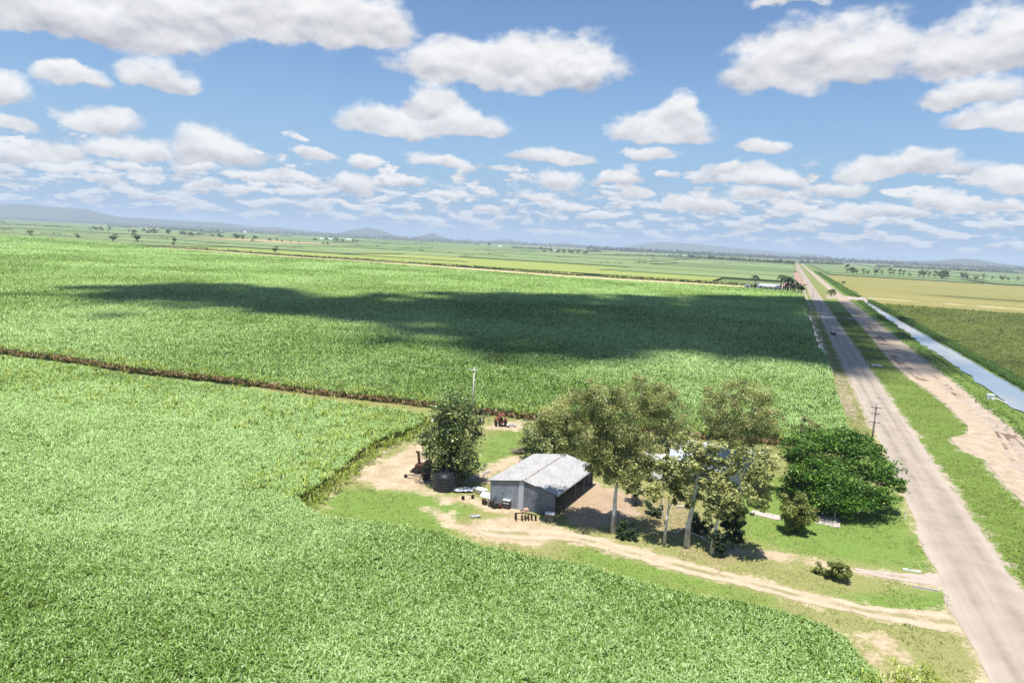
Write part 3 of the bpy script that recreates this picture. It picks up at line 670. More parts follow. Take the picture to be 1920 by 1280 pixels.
# canal water
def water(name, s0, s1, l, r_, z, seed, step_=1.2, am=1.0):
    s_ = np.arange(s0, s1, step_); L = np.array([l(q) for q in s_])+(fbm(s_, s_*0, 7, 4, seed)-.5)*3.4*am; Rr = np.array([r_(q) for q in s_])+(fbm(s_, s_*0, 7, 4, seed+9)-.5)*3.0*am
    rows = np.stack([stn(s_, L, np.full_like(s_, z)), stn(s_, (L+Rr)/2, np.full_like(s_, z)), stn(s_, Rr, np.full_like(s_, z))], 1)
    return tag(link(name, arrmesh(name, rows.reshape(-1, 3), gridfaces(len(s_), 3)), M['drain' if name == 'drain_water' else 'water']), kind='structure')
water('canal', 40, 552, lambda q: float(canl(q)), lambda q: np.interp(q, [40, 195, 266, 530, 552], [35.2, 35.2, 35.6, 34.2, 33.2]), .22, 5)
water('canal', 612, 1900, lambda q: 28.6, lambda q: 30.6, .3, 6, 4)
for k, (a, b_, t0, t1) in enumerate(((352, 388, -8.9, -6.6), (326, 351, -8.0, -6.6), (298, 325, -8.1, -6.6), (266, 297, -8.3, -6.6), (234, 265, -8.2, -6.5))):
    water('drain_water', a, b_, lambda q, t0=t0: t0, lambda q, t1=t1: t1, .06, 20+k, .8, .55)

# ------------------------------------------------------------------ fields beyond
def field_blocks():
    """far cane blocks on the survey grid of the road: level tops two metres up, open headlands between"""
    r = random.Random(5); bm = bmesh.new(); tl_ = bm.faces.layers.float.new('tint')
    def block(s0, s1, t0, t1, h, tint, rag=0):
        c = [st(s0, t0, h), st(s0, t1, h), st(s1, t1, h), st(s1, t0, h)]; d = [Vector((p.x, p.y, -.32)) for p in c]
        C_ = [bm.verts.new(p) for p in c]; D = [bm.verts.new(p) for p in d]
        f = bm.faces.new(C_); f[tl_] = tint
        for i in range(4):
            f = bm.faces.new((D[i], D[(i+1) % 4], C_[(i+1) % 4], C_[i])); f[tl_] = r.uniform(0, .08)  # sides tinted dark: shadow of the field edges put into the colour
    # left of the road, beyond the cross drain
    s0 = 672
    for row, ds in enumerate((150, 190, 260, 330, 420, 520, 700, 900, 1200)):
        t = -14 if row else -90
        while t > -4200-row*500:
            wd = r.uniform(160, 420)*(1+.12*row); tint = r.choice((.3, .36, .4, .45, .5, .55, .58, .62, .5, .42))
            if row == 0: tint = .72 if t > -420 else .5
            if row == 1: tint = r.choice((.5, .56, .6, .72 if t > -500 else .5))
            if row in (2, 3) and r.random() < .16: tint = r.choice((.95, .88))
            block(s0+r.uniform(0, 10), s0+ds-r.uniform(8, 22), t-wd+r.uniform(5, 14), t, r.uniform(1.2, 2.3), tint)
            t -= wd
        s0 += ds
    # right of the canal, beyond the dry paddock
    s0 = 1330
    for row, ds in enumerate((200, 260, 380, 500, 700, 1000)):
        t = 46
        while t < 1800+row*500:
            wd = r.uniform(150, 380); block(s0+r.uniform(0, 12), s0+ds-r.uniform(10, 30), t, t+wd-r.uniform(6, 16), r.uniform(1, 2), r.choice((.36, .42, .5, .58, .5)))
            t += wd
        s0 += ds
    # the road's right side far off, and the ploughed strip on its left
    bmesh.ops.recalc_face_normals(bm, faces=bm.faces)
    me = bpy.data.meshes.new('distant_fields'); bm.to_mesh(me); bm.free()
    tag(link('distant_fields', me, M['farfield']), kind='structure')
field_blocks()
def flat(name, s0, s1, t0, t1, z, m, n=(40, 40), wobble=0.0, seed=0, attrs=None):
    s_ = np.linspace(s0, s1, n[0]); t_ = np.linspace(t0, t1, n[1]); Sg, Tg = np.meshgrid(s_, t_, indexing='ij')
    if wobble:
        Sg = Sg+(fbm(Tg, Sg*0, 30, 4, seed)-.5)*wobble; Tg = Tg+(fbm(s_[:, None]+Tg*0, Tg*0, 30, 4, seed+4)-.5)*wobble
    me = arrmesh(name, stn(Sg, Tg, np.full(Sg.shape, z)).reshape(-1, 3), gridfaces(*n), {k: f(Sg, Tg).ravel() for k, f in (attrs or {}).items()})
    return tag(link(name, me, m), kind='structure')
# dry yellow paddock right of the canal
def paddockmat():
    m, t = newmat('dry_paddock'); g = t.geo(); a = t.attr('along'); x = t.attr('across')
    n = t.noise(g, .05, 6, .65); f = t.noise(g, .5, 5, .7)
    ln = t.noise(t.cxyz(t.m('MULTIPLY', a, .055), t.m('MULTIPLY', x, .004), 0.0), 1.0, 5, .6)
    c = t.ramp(t.m('ADD', t.m('MULTIPLY', ln, .5), t.m('MULTIPLY', t.m('ADD', n, f), .25)), [(.32, (.12, .145, .04)), (.46, (.20, .195, .06)), (.58, (.275, .235, .09)), (.72, (.24, .22, .075))])
    wet = t.m('MULTIPLY', t.step(t.m('ABSOLUTE', t.m('SUBTRACT', t.m('ADD', a, t.m('MULTIPLY', t.m('SUBTRACT', n, .5), 40)), t.m('MULTIPLY_ADD', x, -.05, 742))), 30, 14), t.step(x, 70, 130))
    c = t.mix(t.m('MULTIPLY', wet, .75), c, (.08, .09, .025))
    tr = t.m('MULTIPLY', t.step(t.m('ABSOLUTE', t.m('SUBTRACT', a, t.m('MULTIPLY_ADD', x, -.12, 610))), 9, 5), t.step(t.noise(t.cxyz(t.m('MULTIPLY', x, .03), 0.0, 0.0), 1.0, 3, .6), .42, .55))
    c = t.mix(t.m('MULTIPLY', tr, .8), c, (.46, .40, .26))
    finish(t, princ(t, c, .95, 0, .1, t.bump(f, .5, .3))); return m
flat('paddock', 524, 1318, 37, 1300, .02, paddockmat(), (60, 60), 6, 3, {'along': lambda s_, t_: s_, 'across': lambda s_, t_: t_})
# olive crop between the canal and the paddock
olive_poly = [st(60, 41.5), st(190, 40.6), st(270, 40.6), st(400, 39.8), st(524, 39), st(520, 200), st(505, 520), st(300, 420), st(60, 300)]
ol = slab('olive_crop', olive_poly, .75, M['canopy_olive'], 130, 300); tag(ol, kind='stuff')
op = scatter(olive_poly, lambda d: 1.3*np.minimum(1, (170/d)**1.7), 41, 520); d_ = np.hypot(op[:, 0], op[:, 1])
lv = link('leaves', blades('olive_leaves', op, np.full(len(op), .62), 1.1*np.maximum(1, d_/170)**.6, 4, 42, tint=patch_tint(op, 30, .3, .7), length=.9, upright_=.45), M['olive'], ol); lv['kind'] = 'stuff'
# canal bank growth
def bank(name, s0, s1, tf, n, hgt, seed, m, lo, hi, size=1.0):
    r = np.random.default_rng(seed); s_ = s0+(s1-s0)*r.random(n)**1.5; t_ = np.array([tf(q) for q in s_])+r.normal(0, 1, n)*.55
    p = stn(s_, t_, 0*s_)[:, :2]; d = np.hypot(p[:, 0], p[:, 1])
    me = blades(name, p, r.uniform(.05, hgt*.5, n), size*np.maximum(1, d/190)**.5, 5, seed, tint=r.uniform(lo, hi, n), length=hgt, upright_=.8)
    o = link(name, me, m); return tag(o, kind='stuff')
bank('bank_reeds', 120, 552, lambda q: np.interp(q, [40, 195, 266, 530, 552], [37.6, 37.4, 37.6, 36, 35.2]), 12000, .75, 51, M['reed'], .1, .6)
bank('bank_reeds', 120, 552, lambda q: np.interp(q, [40, 195, 266, 530, 552], [39.6, 39.2, 39.4, 37.6, 36.4]), 9000, .6, 52, M['reed'], .2, .7)
bank('bank_grass', 130, 552, lambda q: float(canl(q))-2.2-abs(random.gauss(0, 1.4)), 9000, .55, 53, M['reed'], .3, .9, .9)
bank('bank_grass', 612, 1500, lambda q: random.choice((27.6, 31.6, 33, 26)), 2500, .5, 54, M['reed'], .2, .8, 1.2)
flat('water_margin', 60, 552, 35.6, 41.2, .05, M['verge'], (200, 6), 1.2, 8, {'dirt': lambda s_, t_: s_*0-9, 'lush': lambda s_, t_: s_*0+2, 'litter': lambda s_, t_: s_*0-9})
# headland of bare earth and scrub beyond the big field
hl = P_([(1398, 539), (1065, 519.5), (693, 491.5), (510, 480.5), (330, 467.5), (182, 453.5), (0, 440.5), (-300, 420)])
bm_pts = [to_st(p.x, p.y) for p in hl]
def along_strip(name, off0, off1, z, m, n=300, kind='structure', tmin=None):
    ts = np.linspace(bm_pts[0][1], bm_pts[-1][1], n); sb = np.interp(-ts, [-q[1] for q in bm_pts], [q[0] for q in bm_pts])
    wv_ = (fbm(ts, ts*0, 25, 4, 3)-.5)*5
    rows = np.stack([stn(sb+off0, ts, np.full_like(ts, z)), stn(sb+off1+wv_, ts, np.full_like(ts, z))], 1)
    return tag(link(name, arrmesh(name, rows.reshape(-1, 3), gridfaces(n, 2)), m), kind=kind), ts, sb
_, hts, hsb = along_strip('headland_track', 1, 34, .03, mottled('headland_dirt', [(0, (.24, .2, .1)), (.4, (.46, .37, .2)), (1, (.6, .5, .33))], .06, 7, .95, 0, .1, world_co=True))
def scrub(name, n, seed, off, hgt, m, lo, hi, gap=.42):
    r = np.random.default_rng(seed); k = r.integers(0, len(hts), n); t_ = hts[k]+r.uniform(-2, 2, n); s_ = hsb[k]+off+r.normal(0, 3.5, n)
    ok = fbm(t_, t_*0, 22, 3, seed) > gap; s_, t_ = s_[ok], t_[ok]; p = stn(s_, t_, 0*s_)[:, :2]
    me = blades(name, p, r.uniform(.1, hgt*.35, len(p)), np.full(len(p), 1.0)*r.uniform(.6, 1.5, len(p)), 6, seed, tint=r.uniform(lo, hi, len(p)), length=hgt, width=.8, upright_=.8)
    return tag(link(name, me, m), kind='stuff')
scrub('scrub', 3200, 61, 40, 1.5, M['shrub'], .1, .75, .40)
scrub('scrub', 2600, 62, 50, 1.3, M['grass'], .1, .6, .3)
# ploughed ground left of the road near the far house, pale road edges
flat('ploughed_ground', 690, 1500, -26, -5, .03, mottled('ploughed_earth', [(0, (.25, .15, .11)), (1, (.42, .29, .23))], .05, 6, .95, 0, .1, world_co=True), (60, 6), 5, 9)

# ------------------------------------------------------------------ trees
def leaves(clumps, n, size, seed, shell=.55, droop=.0, aspect=1.9, sub=16, subr=.40, flat_=1.0, updark=.0):
    """leaf-sized faces gathered in sprays through the crown; clumps = (centre, radius)"""
    r = np.random.default_rng(seed); vol = np.array([c[1]**2 for c in clumps]); cnt = np.maximum(8, (n*vol/vol.sum()).astype(int))
    Ps, Tn = [], []
    for (c, rad), m_ in zip(clumps, cnt):
        k = max(4, int(sub*max(.6, min(2, rad/1.8))))
        dv = r.normal(size=(k, 3)); dv /= np.linalg.norm(dv, axis=1)[:, None]
        cen = dv*(rad*r.uniform(.45, .95, k))[:, None]; cen[:, 2] *= flat_
        w_ = r.integers(0, k, m_); q = r.normal(size=(m_, 3)); q /= np.linalg.norm(q, axis=1)[:, None]
        rr = rad*subr*r.uniform(.65, 1.3, k)[w_]*r.random(m_)**(1/2.4)
        off = q*rr[:, None]; off[:, 2] *= .75*flat_
        Ps.append(np.array(c)+cen[w_]+off); Tn.append(r.normal(.42, .15, k)[w_]+r.normal(0, .2, m_))
    P = np.concatenate(Ps); T = np.concatenate(Tn); N = len(P)
    a = r.normal(size=(N, 3)); a[:, 2] = a[:, 2]*.55-droop; a /= np.linalg.norm(a, axis=1)[:, None]
    up = r.normal(size=(N, 3))*.55+np.array([0, 0, .9]); b_ = np.cross(a, up); b_ /= np.linalg.norm(b_, axis=1)[:, None]+1e-9
    L = (size*r.uniform(.6, 1.4, N))[:, None]; W = L/aspect
    vs = np.stack([P-a*L*.5, P-b_*W*.5+a*L*.05, P+a*L*.5, P+b_*W*.5+a*L*.05], 1).reshape(-1, 3)
    fs = np.arange(N*4).reshape(-1, 4)
    return vs, fs, np.clip(T, 0, 1)
def crown(name, clumps, n, size, seed, m, parent, origin, **k):
    cl = [(tuple(Vector(c)-Vector(origin)), rad) for c, rad in clumps]
    vs, fs, T = leaves(cl, n, size, seed, **k)
    return link(name, arrmesh(name, vs, fs, fattrs={'tint': T}), m, parent)
def tree_px(name, base_px, trunk, limbs, clump_px, n, leaf, seed, leafm, barkm, label, cat='tree', group=None, depth=.5, trunk_r=.25, basez=0.0, lname='crown', fat=1.12, **k):
    """trunk, limb and clump positions are read off the photograph in the upright plane of the tree"""
    r = random.Random(seed); b_ = at(*base_px, basez); root = empty(name, b_, label=label, cat=cat, group=group)
    f = mpp(b_); fwd = Vector((b_.x, b_.y, 0)).normalized()
    def pt(q, j=0): return upright(q[0], q[1], b_)+fwd*j
    mb = MB()
    if trunk:
        ps = [Vector((0, 0, -.25))]+[pt(q)-b_ for q in trunk]; n_ = len(ps)
        mb.tube(ps, [trunk_r*(1.25 if i == 0 else 1-.6*i/(n_-1)) for i in range(n_)], 8)
    for lb in limbs:
        j = r.uniform(1, 2); ps = [pt(q, j*i/(len(lb)-1))-b_ for i, q in enumerate(lb)]; n_ = len(ps)
        mb.tube(ps, [trunk_r*.5*(1-.75*i/(n_-1)) for i in range(n_)], 6)
    # thin twigs out to the clumps
    cl = []
    for q in clump_px:
        rad = q[2]*f*fat; j = q[3]*f if len(q) > 3 else r.uniform(-1, 1)*rad*depth
        cl.append((pt(q, j), rad))
    if trunk:
        tops = [pt(trunk[-1])-b_]+[pt(lb[-1])-b_ for lb in limbs]
        for c, rad in cl:
            c_ = c-b_; a = min(tops, key=lambda q: (q-c_).length); mid_ = (a+c_)/2+Vector((0, 0, rad*.25))
            mb.tube([a, mid_, c_+Vector((0, 0, rad*.3))], [trunk_r*.26, trunk_r*.16, trunk_r*.06], 5)
    if trunk or limbs: mb.build('trunk', barkm, root, True)
    else: mb.bm.free()
    crown(lname, cl, n, leaf, seed, leafm, root, b_, **k)
    return root
G = M['gum']; GB = M['gumbark']; GG = 'gum trees beside the shed'
tree_px('gum_tree', (1150, 998), [(1152, 960), (1154, 925), (1158, 900)], [[(1157, 905), (1135, 868), (1110, 835), (1075, 790)], [(1158, 900), (1172, 875), (1184, 845)], [(1157, 905), (1152, 860), (1150, 790)]],
    [(1020, 800, 22), (1050, 785, 38), (1085, 765, 40), (1130, 745, 36), (1095, 810, 42), (1140, 800, 42), (1180, 830, 36), (1130, 850, 32), (1205, 855, 34), (1165, 880, 28), (1190, 885, 24), (1060, 825, 24), (1160, 765, 30), (1110, 730, 18), (1140, 882, 18), (1185, 910, 15), (1115, 872, 18), (1218, 885, 18)],
    57840, .21, 101, G, GB, 'broad spreading gum tree with forked grey trunk at the right end of the shed', group=None, trunk_r=.3, droop=.35)
tree_px('gum_tree', (1262, 876), [(1255, 850), (1245, 830)], [[(1245, 830), (1225, 800), (1205, 765)], [(1245, 832), (1250, 805), (1255, 785)]],
    [(1200, 735, 30), (1195, 715, 16), (1240, 760, 34), (1275, 795, 30), (1220, 785, 34), (1258, 825, 32), (1205, 770, 28), (1285, 830, 22), (1250, 735, 20)],
    31659, .21, 102, G, GB, 'tall gum tree with yellowish pointed crown behind the white outbuilding', trunk_r=.25, droop=.35)
tree_px('gum_tree', (1245, 1020), [(1249, 985), (1252, 960)], [[(1250, 985), (1254, 940), (1262, 905)], [(1249, 990), (1238, 955), (1243, 925)], [(1252, 960), (1268, 925), (1280, 880)]],
    [(1262, 893, 28), (1240, 915, 24), (1285, 872, 26), (1292, 830, 26), (1250, 865, 20), (1300, 855, 22)], 3000, .38, 103, G, GB, 'slender gum tree with two thin pale stems, left of the thick white trunk', trunk_r=.17, droop=.35)
tree_px('gum_tree', (1287, 1024), [(1291, 985), (1299, 945), (1306, 905), (1311, 880)], [[(1306, 905), (1325, 880), (1345, 865)], [(1300, 940), (1312, 915), (1322, 905)]],
    [(1310, 882, 30), (1340, 900, 28), (1282, 905, 24), (1330, 862, 26), (1315, 925, 18), (1350, 925, 20), (1270, 930, 16), (1302, 848, 20), (1338, 838, 20), (1360, 878, 18), (1290, 935, 16), (1328, 948, 15), (1262, 905, 18)], 3600, .38, 104, G, GB, 'gum tree with the thickest and whitest leaning trunk beside the dirt drive', trunk_r=.3, droop=.35)
tree_px('gum_tree', (1334, 1038), [(1339, 1000), (1349, 965), (1368, 935), (1388, 910)], [[(1349, 965), (1345, 940), (1352, 915)], [(1388, 910), (1400, 880), (1410, 850)]],
    [(1378, 900, 32), (1408, 872, 30), (1356, 940, 22), (1390, 940, 24), (1425, 905, 26), (1440, 855, 24), (1420, 940, 16), (1375, 960, 18), (1405, 915, 26), (1385, 850, 18), (1398, 965, 14), (1340, 960, 15), (1430, 925, 16)], 3900, .38, 105, G, GB, 'gum tree whose slim white trunk curves right at the edge of the lawn', trunk_r=.2, droop=.35)
tree_px('gum_tree', (1392, 918), [(1390, 880), (1386, 850)], [[(1386, 850), (1365, 800), (1350, 765)], [(1387, 855), (1405, 800), (1410, 765)]],
    [(1340, 762, 28), (1375, 740, 30), (1410, 755, 32), (1435, 785, 26), (1365, 795, 36), (1400, 810, 34), (1345, 810, 22), (1440, 815, 20), (1390, 845, 26), (1330, 735, 12), (1455, 780, 14)],
    31659, .21, 106, G, GB, 'large rounded gum tree standing behind the house roof', trunk_r=.28, droop=.35)
tree_px('mango_tree', (846, 908), [(846, 880), (846, 850)], [[(846, 860), (825, 820), (822, 800)], [(846, 860), (868, 825), (870, 800)]],
    [(845, 782, 36), (828, 810, 34), (866, 805, 36), (815, 838, 28), (872, 845, 28), (845, 850, 36), (860, 765, 26), (888, 778, 18), (840, 880, 24), (818, 868, 20), (872, 878, 24), (835, 765, 22), (892, 815, 12), (798, 820, 12)],
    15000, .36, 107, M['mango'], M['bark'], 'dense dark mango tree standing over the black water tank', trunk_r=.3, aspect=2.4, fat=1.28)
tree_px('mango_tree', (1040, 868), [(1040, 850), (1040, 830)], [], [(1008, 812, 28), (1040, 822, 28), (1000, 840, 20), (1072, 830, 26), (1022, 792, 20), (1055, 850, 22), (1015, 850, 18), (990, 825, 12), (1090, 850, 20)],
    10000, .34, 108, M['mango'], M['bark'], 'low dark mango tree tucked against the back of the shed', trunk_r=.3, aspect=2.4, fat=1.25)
tree_px('shade_tree', (1245, 880), [(1243, 862)], [], [(1232, 840, 22), (1255, 845, 20), (1240, 862, 16), (1220, 858, 14)], 1800, .4, 109, M['dark_leaf'], M['bark'], 'very dark tree right behind the white outbuilding', trunk_r=.25)
tree_px('small_tree', (1192, 945), [(1191, 925)], [], [(1187, 905, 16), (1194, 922, 14), (1200, 895, 12)], 1000, .34, 110, M['mango'], M['bark'], 'small dark tree between the forked gum trunk and the white outbuilding', trunk_r=.1)
tree_px('poinciana_tree', (1590, 948), [(1590, 925), (1588, 905)], [[(1588, 910), (1552, 895), (1530, 885)], [(1588, 908), (1625, 900), (1648, 902)], [(1588, 908), (1588, 895), (1582, 888)], [(1588, 910), (1600, 900), (1612, 893)]],
    [(1500, 832, 30, -20), (1535, 836, 34, 40), (1520, 868, 34, -40), (1565, 850, 36, 70), (1565, 888, 36, -60), (1605, 868, 36, 60), (1610, 905, 34, -60), (1645, 888, 32, 20), (1648, 918, 28, -40), (1672, 905, 22, 0), (1500, 892, 26, -40), (1540, 908, 28, -70), (1580, 920, 26, -80), (1488, 860, 18, 10), (1688, 912, 10, 0), (1585, 840, 26, 90), (1545, 870, 32, 0), (1600, 880, 32, 0), (1570, 905, 30, -90), (1630, 865, 26, 80), (1520, 845, 28, 60), (1655, 895, 24, 70), (1550, 850, 28, 120), (1610, 850, 24, 120)],
    42000, .30, 111, M['poinciana'], M['bark'], 'wide umbrella-shaped bright green poinciana on the lawn by the road', trunk_r=.38, flat_=.62, sub=26, subr=.5, aspect=1.6, fat=1.16)
tree_px('small_tree', (1525, 868), [(1525, 840)], [], [(1522, 812, 24), (1502, 830, 18), (1548, 822, 20), (1530, 838, 20), (1515, 795, 14)], 2200, .38, 112, M['olive_tree'], M['bark'], 'olive brown tree showing above the back of the poinciana', trunk_r=.2)
tree_px('small_tree', (1482, 938), [(1482, 920)], [], [(1482, 905, 16), (1474, 915, 10), (1492, 912, 12)], 1000, .3, 113, M['mango'], M['bark'], 'small tree at the left edge of the poinciana', trunk_r=.1)
tree_px('round_shrub', (1495, 1000), [(1495, 985)], [], [(1495, 955, 26), (1488, 936, 18), (1503, 972, 24), (1482, 972, 18), (1512, 950, 16), (1478, 950, 14), (1498, 985, 16)], 9000, .22, 114, M['shrub'], M['bark'], 'round clipped shrub alone on the lawn beside the concrete slab', 'shrub', trunk_r=.12, aspect=1.8)
tree_px('low_shrub', (1560, 1082), [], [], [(1542, 1068, 14), (1560, 1062, 15), (1578, 1068, 15), (1588, 1076, 10), (1532, 1074, 9), (1566, 1076, 12)], 5000, .19, 115, M['shrub'], M['bark'], 'low spreading shrub beside the narrow drive near the road', 'shrub', lname='foliage')
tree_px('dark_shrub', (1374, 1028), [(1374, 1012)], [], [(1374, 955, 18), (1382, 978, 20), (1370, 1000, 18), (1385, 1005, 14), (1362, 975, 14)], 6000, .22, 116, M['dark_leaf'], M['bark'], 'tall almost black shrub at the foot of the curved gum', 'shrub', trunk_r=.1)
tree_px('dark_shrub', (1350, 1042), [], [], [(1350, 1022, 13), (1345, 1005, 12), (1356, 1008, 12)], 3000, .2, 117, M['dark_leaf'], M['bark'], 'green bush touching the base of the curved gum trunk', 'shrub', lname='foliage')
tree_px('dark_shrub', (1176, 1010), [], [], [(1177, 990, 15), (1166, 998, 10), (1186, 998, 10)], 3000, .2, 118, M['dark_leaf'], M['bark'], 'dark bush at the foot of the forked gum trunk', 'shrub', lname='foliage')
tree_px('dark_shrub', (1318, 1000), [], [], [(1312, 975, 18), (1325, 985, 14), (1303, 985, 12)], 3500, .2, 119, M['dark_leaf'], M['bark'], 'dark bush between the white leaning trunk and the curved gum', 'shrub', lname='foliage')
tree_px('dark_shrub', (1228, 965), [], [], [(1222, 945, 12), (1232, 952, 12)], 2000, .2, 120, M['dark_leaf'], M['bark'], 'dark bush in front of the white outbuilding behind the gum trunks', 'shrub', lname='foliage')

# ------------------------------------------------------------------ trees far off
def proto_tree(kind, seed, n, m, size):
    r = random.Random(seed); root = empty('distant_tree', (0, 0, 0))
    mb = MB(); mb.tube([(0, 0, -.3), (.1, 0, 2.2), (.2, .1, 4)], [.4, .3, .18], 6); cl = []
    if kind == 'round': cl = [((r.uniform(-2, 2), r.uniform(-2, 2), r.uniform(3.2, 7)), r.uniform(1.4, 2.3)) for _ in range(8)]
    elif kind == 'tall':
        cl = [((r.uniform(-1.6, 1.6), r.uniform(-1.6, 1.6), r.uniform(4.5, 10)), r.uniform(1.0, 1.9)) for _ in range(8)]; mb.tube([(.2, .1, 4), (0, .3, 7)], [.18, .08], 5)
    else:
        cl = [((r.uniform(-3.4, 3.4), r.uniform(-2, 2), r.uniform(2.6, 5)), r.uniform(1.2, 2.0)) for _ in range(10)]
    mb.build('trunk', M['bark'], root)
    vs, fs, T = leaves(cl, n, size, seed, sub=6)
    link('crown', arrmesh('crown', vs, fs, fattrs={'tint': T}), m, root)
    return root
PRO = {}
def far_tree(kind, px, py, hpx, label, group, rz=None, sx=1.0, m='far_leaf', size=1.1, n=420):
    b_ = at(px, py); key = (kind, m); hh = {'round': 8.6, 'tall': 11.5, 'wide': 6.4}[kind]
    if key not in PRO: root = PRO[key] = proto_tree(kind, len(PRO)*7+3, n, M[m], size)
    else:
        src = PRO[key]; root = src.copy(); COL.objects.link(root)
        for ch in src.children:
            c_ = ch.copy(); COL.objects.link(c_); c_.parent = root
    for k_ in ('group',):
        if k_ in root: del root[k_]
    f = hpx*mpp(b_)/hh; root.location = b_; root.scale = (f*sx, f*sx, f); root.rotation_euler = (0, 0, px*1.7 if rz is None else rz)
    return tag(root, label, 'tree', group)
LT = 'lone trees along the far headland'
for px, py, h_, kd, sx, lb in ((57, 445, 15, 'round', .9, 'palest lone headland tree, the one farthest left'), (147, 451, 14, 'round', .9, 'small lopsided headland tree second from the left'),
        (212, 456, 18, 'round', 1.25, 'broad bushy headland tree left of its darker neighbour'), (258, 457, 20, 'round', 1.15, 'broad dark headland tree just right of another broad bushy one'),
        (327, 466, 23, 'tall', .8, 'slim headland tree on a visible bare trunk'), (515, 478, 17, 'round', .95, 'lone headland tree farthest right, nearest the pale earth track')):
    far_tree(kd, px, py, h_, lb, LT, sx=sx, m='far_leaf' if px != 57 else 'olive_tree')
RT = 'trees in the row beyond the dry paddock'
rr_ = random.Random(9)
ROW = [(1588, 513, 17), (1598, 514, 13), (1606, 515, 10), (1618, 516, 12), (1626, 516, 9), (1641, 517, 13), (1652, 517, 10), (1669, 518, 15), (1676, 518, 12), (1687, 519, 14), (1694, 519, 11), (1706, 520, 8),
       (1722, 521, 12), (1731, 521, 14), (1742, 522, 12), (1752, 522, 14), (1766, 524, 17), (1774, 524, 12), (1805, 525, 14), (1813, 525, 10), (1829, 526, 9), (1843, 526, 12), (1860, 527, 9), (1879, 528, 11), (1890, 528, 8), (1907, 529, 10)]
for i_, (px, py, h_) in enumerate(ROW):
    far_tree(rr_.choice(('round', 'tall', 'wide', 'tall')), px, py, h_*1.15, 'small grey green tree in the row beyond the dry paddock', RT, sx=rr_.uniform(.8, 1.2))
LW = 'trees of the dark grove below the left hills'
for i_ in range(46):
    a = rr_.random(); px = 160+a*335; py = 429+a*22+rr_.uniform(-2, 3)
    if 220 < px < 235: continue
    far_tree(rr_.choice(('round', 'wide', 'wide')), px, py, rr_.uniform(5, 11)*(1.0 if a > .25 else .6), 'dark tree in the distant grove below the left hills', LW, sx=rr_.uniform(1.0, 1.5))
SW = 'trees around the distant farm sheds'
for px, py, h_ in ((505, 452, 5), (520, 453, 6), (528, 454, 4), (545, 455, 4), (560, 456, 4), (590, 452, 5), (612, 451, 5), (626, 452, 5), (633, 453, 6), (642, 454, 5), (663, 454, 5), (670, 455, 5), (607, 458, 4), (615, 459, 5), (1020, 475, 6), (1034, 474, 7), (1046, 475, 6), (1058, 475, 6), (1070, 476, 7), (1084, 476, 6), (1098, 477, 6), (918, 461, 6)):
    far_tree(rr_.choice(('round', 'wide')), px, py, h_*1.2, 'tiny dark tree among the distant white farm sheds', SW, sx=1.2)

def treeline(name, segs, seed, m, mat_size=9.0):
    """far continuous tree belts: leafy masses standing on the plain"""
    r = np.random.default_rng(seed); cl = []
    for x0, y0, x1, y1, hp in segs:
        n = int(abs(x1-x0)/2.2)
        for i in range(n):
            a = (i+r.random())/n; px = x0+(x1-x0)*a; py = y0+(y1-y0)*a; b_ = at(px, py); hm = hp*mpp(b_)*r.uniform(.6, 1.15)
            cl.append(((b_.x, b_.y, hm*.45), hm*.62))
    vs, fs, T = leaves(cl, len(cl)*26, mat_size, seed, sub=4, subr=.6)
    vs[:, 2] = np.maximum(vs[:, 2], 0)
    return tag(link(name, arrmesh(name, vs, fs, fattrs={'tint': T}), m), kind='stuff')
hy = lambda x, o: 406.0+.04944*x+o
treeline('treeline', [(-80, hy(-80, 5), 700, hy(700, 5), 4.5), (700, hy(700, 5), 1960, hy(1960, 5), 5), (200, hy(200, 8), 900, hy(900, 8), 3.5), (1100, hy(1100, 8), 1960, hy(1960, 7), 7)], 71, M['far_leaf'], 12)
treeline('treeline', [(1150, 479, 1300, 484, 4), (1290, 484, 1490, 496, 7), (1500, 494, 1580, 497, 6), (1640, 501, 1900, 511, 5), (960, 465, 1130, 474, 4), (0, 421, 140, 427, 2.5), (300, 430, 420, 438, 4), (1700, 503, 1930, 514, 4)], 72, M['far_leaf'], 6)

rb = random.Random(77); sg = []
for _ in range(95):
    x = rb.uniform(-40, 1480); o_ = rb.uniform(9, 34); sg.append((x, hy(x, o_), x+rb.uniform(6, 50), hy(x, o_)+rb.uniform(.5, 2.2), rb.uniform(1.0, 2.4)))
treeline('treeline', sg, 73, M['far_leaf'], 4)
# ------------------------------------------------------------------ cloud overhead that shades the big field
shade_px = [(-10, 561), (60, 547), (140, 535), (270, 530), (420, 532), (560, 541), (640, 553), (720, 549), (850, 546), (960, 544), (1060, 551), (1160, 553), (1260, 551), (1380, 553), (1500, 556), (1600, 562), (1650, 570), (1740, 610), (1830, 662), (1900, 705), (1850, 725), (1760, 712), (1700, 703), (1640, 708), (1560, 692), (1500, 688), (1400, 690), (1300, 682), (1200, 690), (1100, 696), (1000, 694), (900, 685), (800, 674), (700, 661), (620, 648), (600, 630), (590, 617), (540, 604), (460, 601), (380, 607), (310, 605), (300, 594), (250, 581), (200, 576), (120, 577), (40, 573)]
ALT = 1500.0
shp = [at(x, y, 1.5)+sd*(ALT/sd.z) for x, y in shade_px]
xs = [p.x for p in shp]; ys = [p.y for p in shp]
gx = np.arange(min(xs)-30, max(xs)+30, 8.0); gy = np.arange(min(ys)-30, max(ys)+30, 8.0); X, Y = np.meshgrid(gx, gy)
sdv = sdist(X, Y, shp)+(fbm(X, Y, 90, 5, 4)-.5)*20
ok = (sdv > 27) | (sdv/58+.56 > np.random.default_rng(5).random(sdv.shape)); hgt = np.sqrt(np.maximum(sdv, 0))*14*(.6+.8*fbm(X, Y, 70, 4, 9))
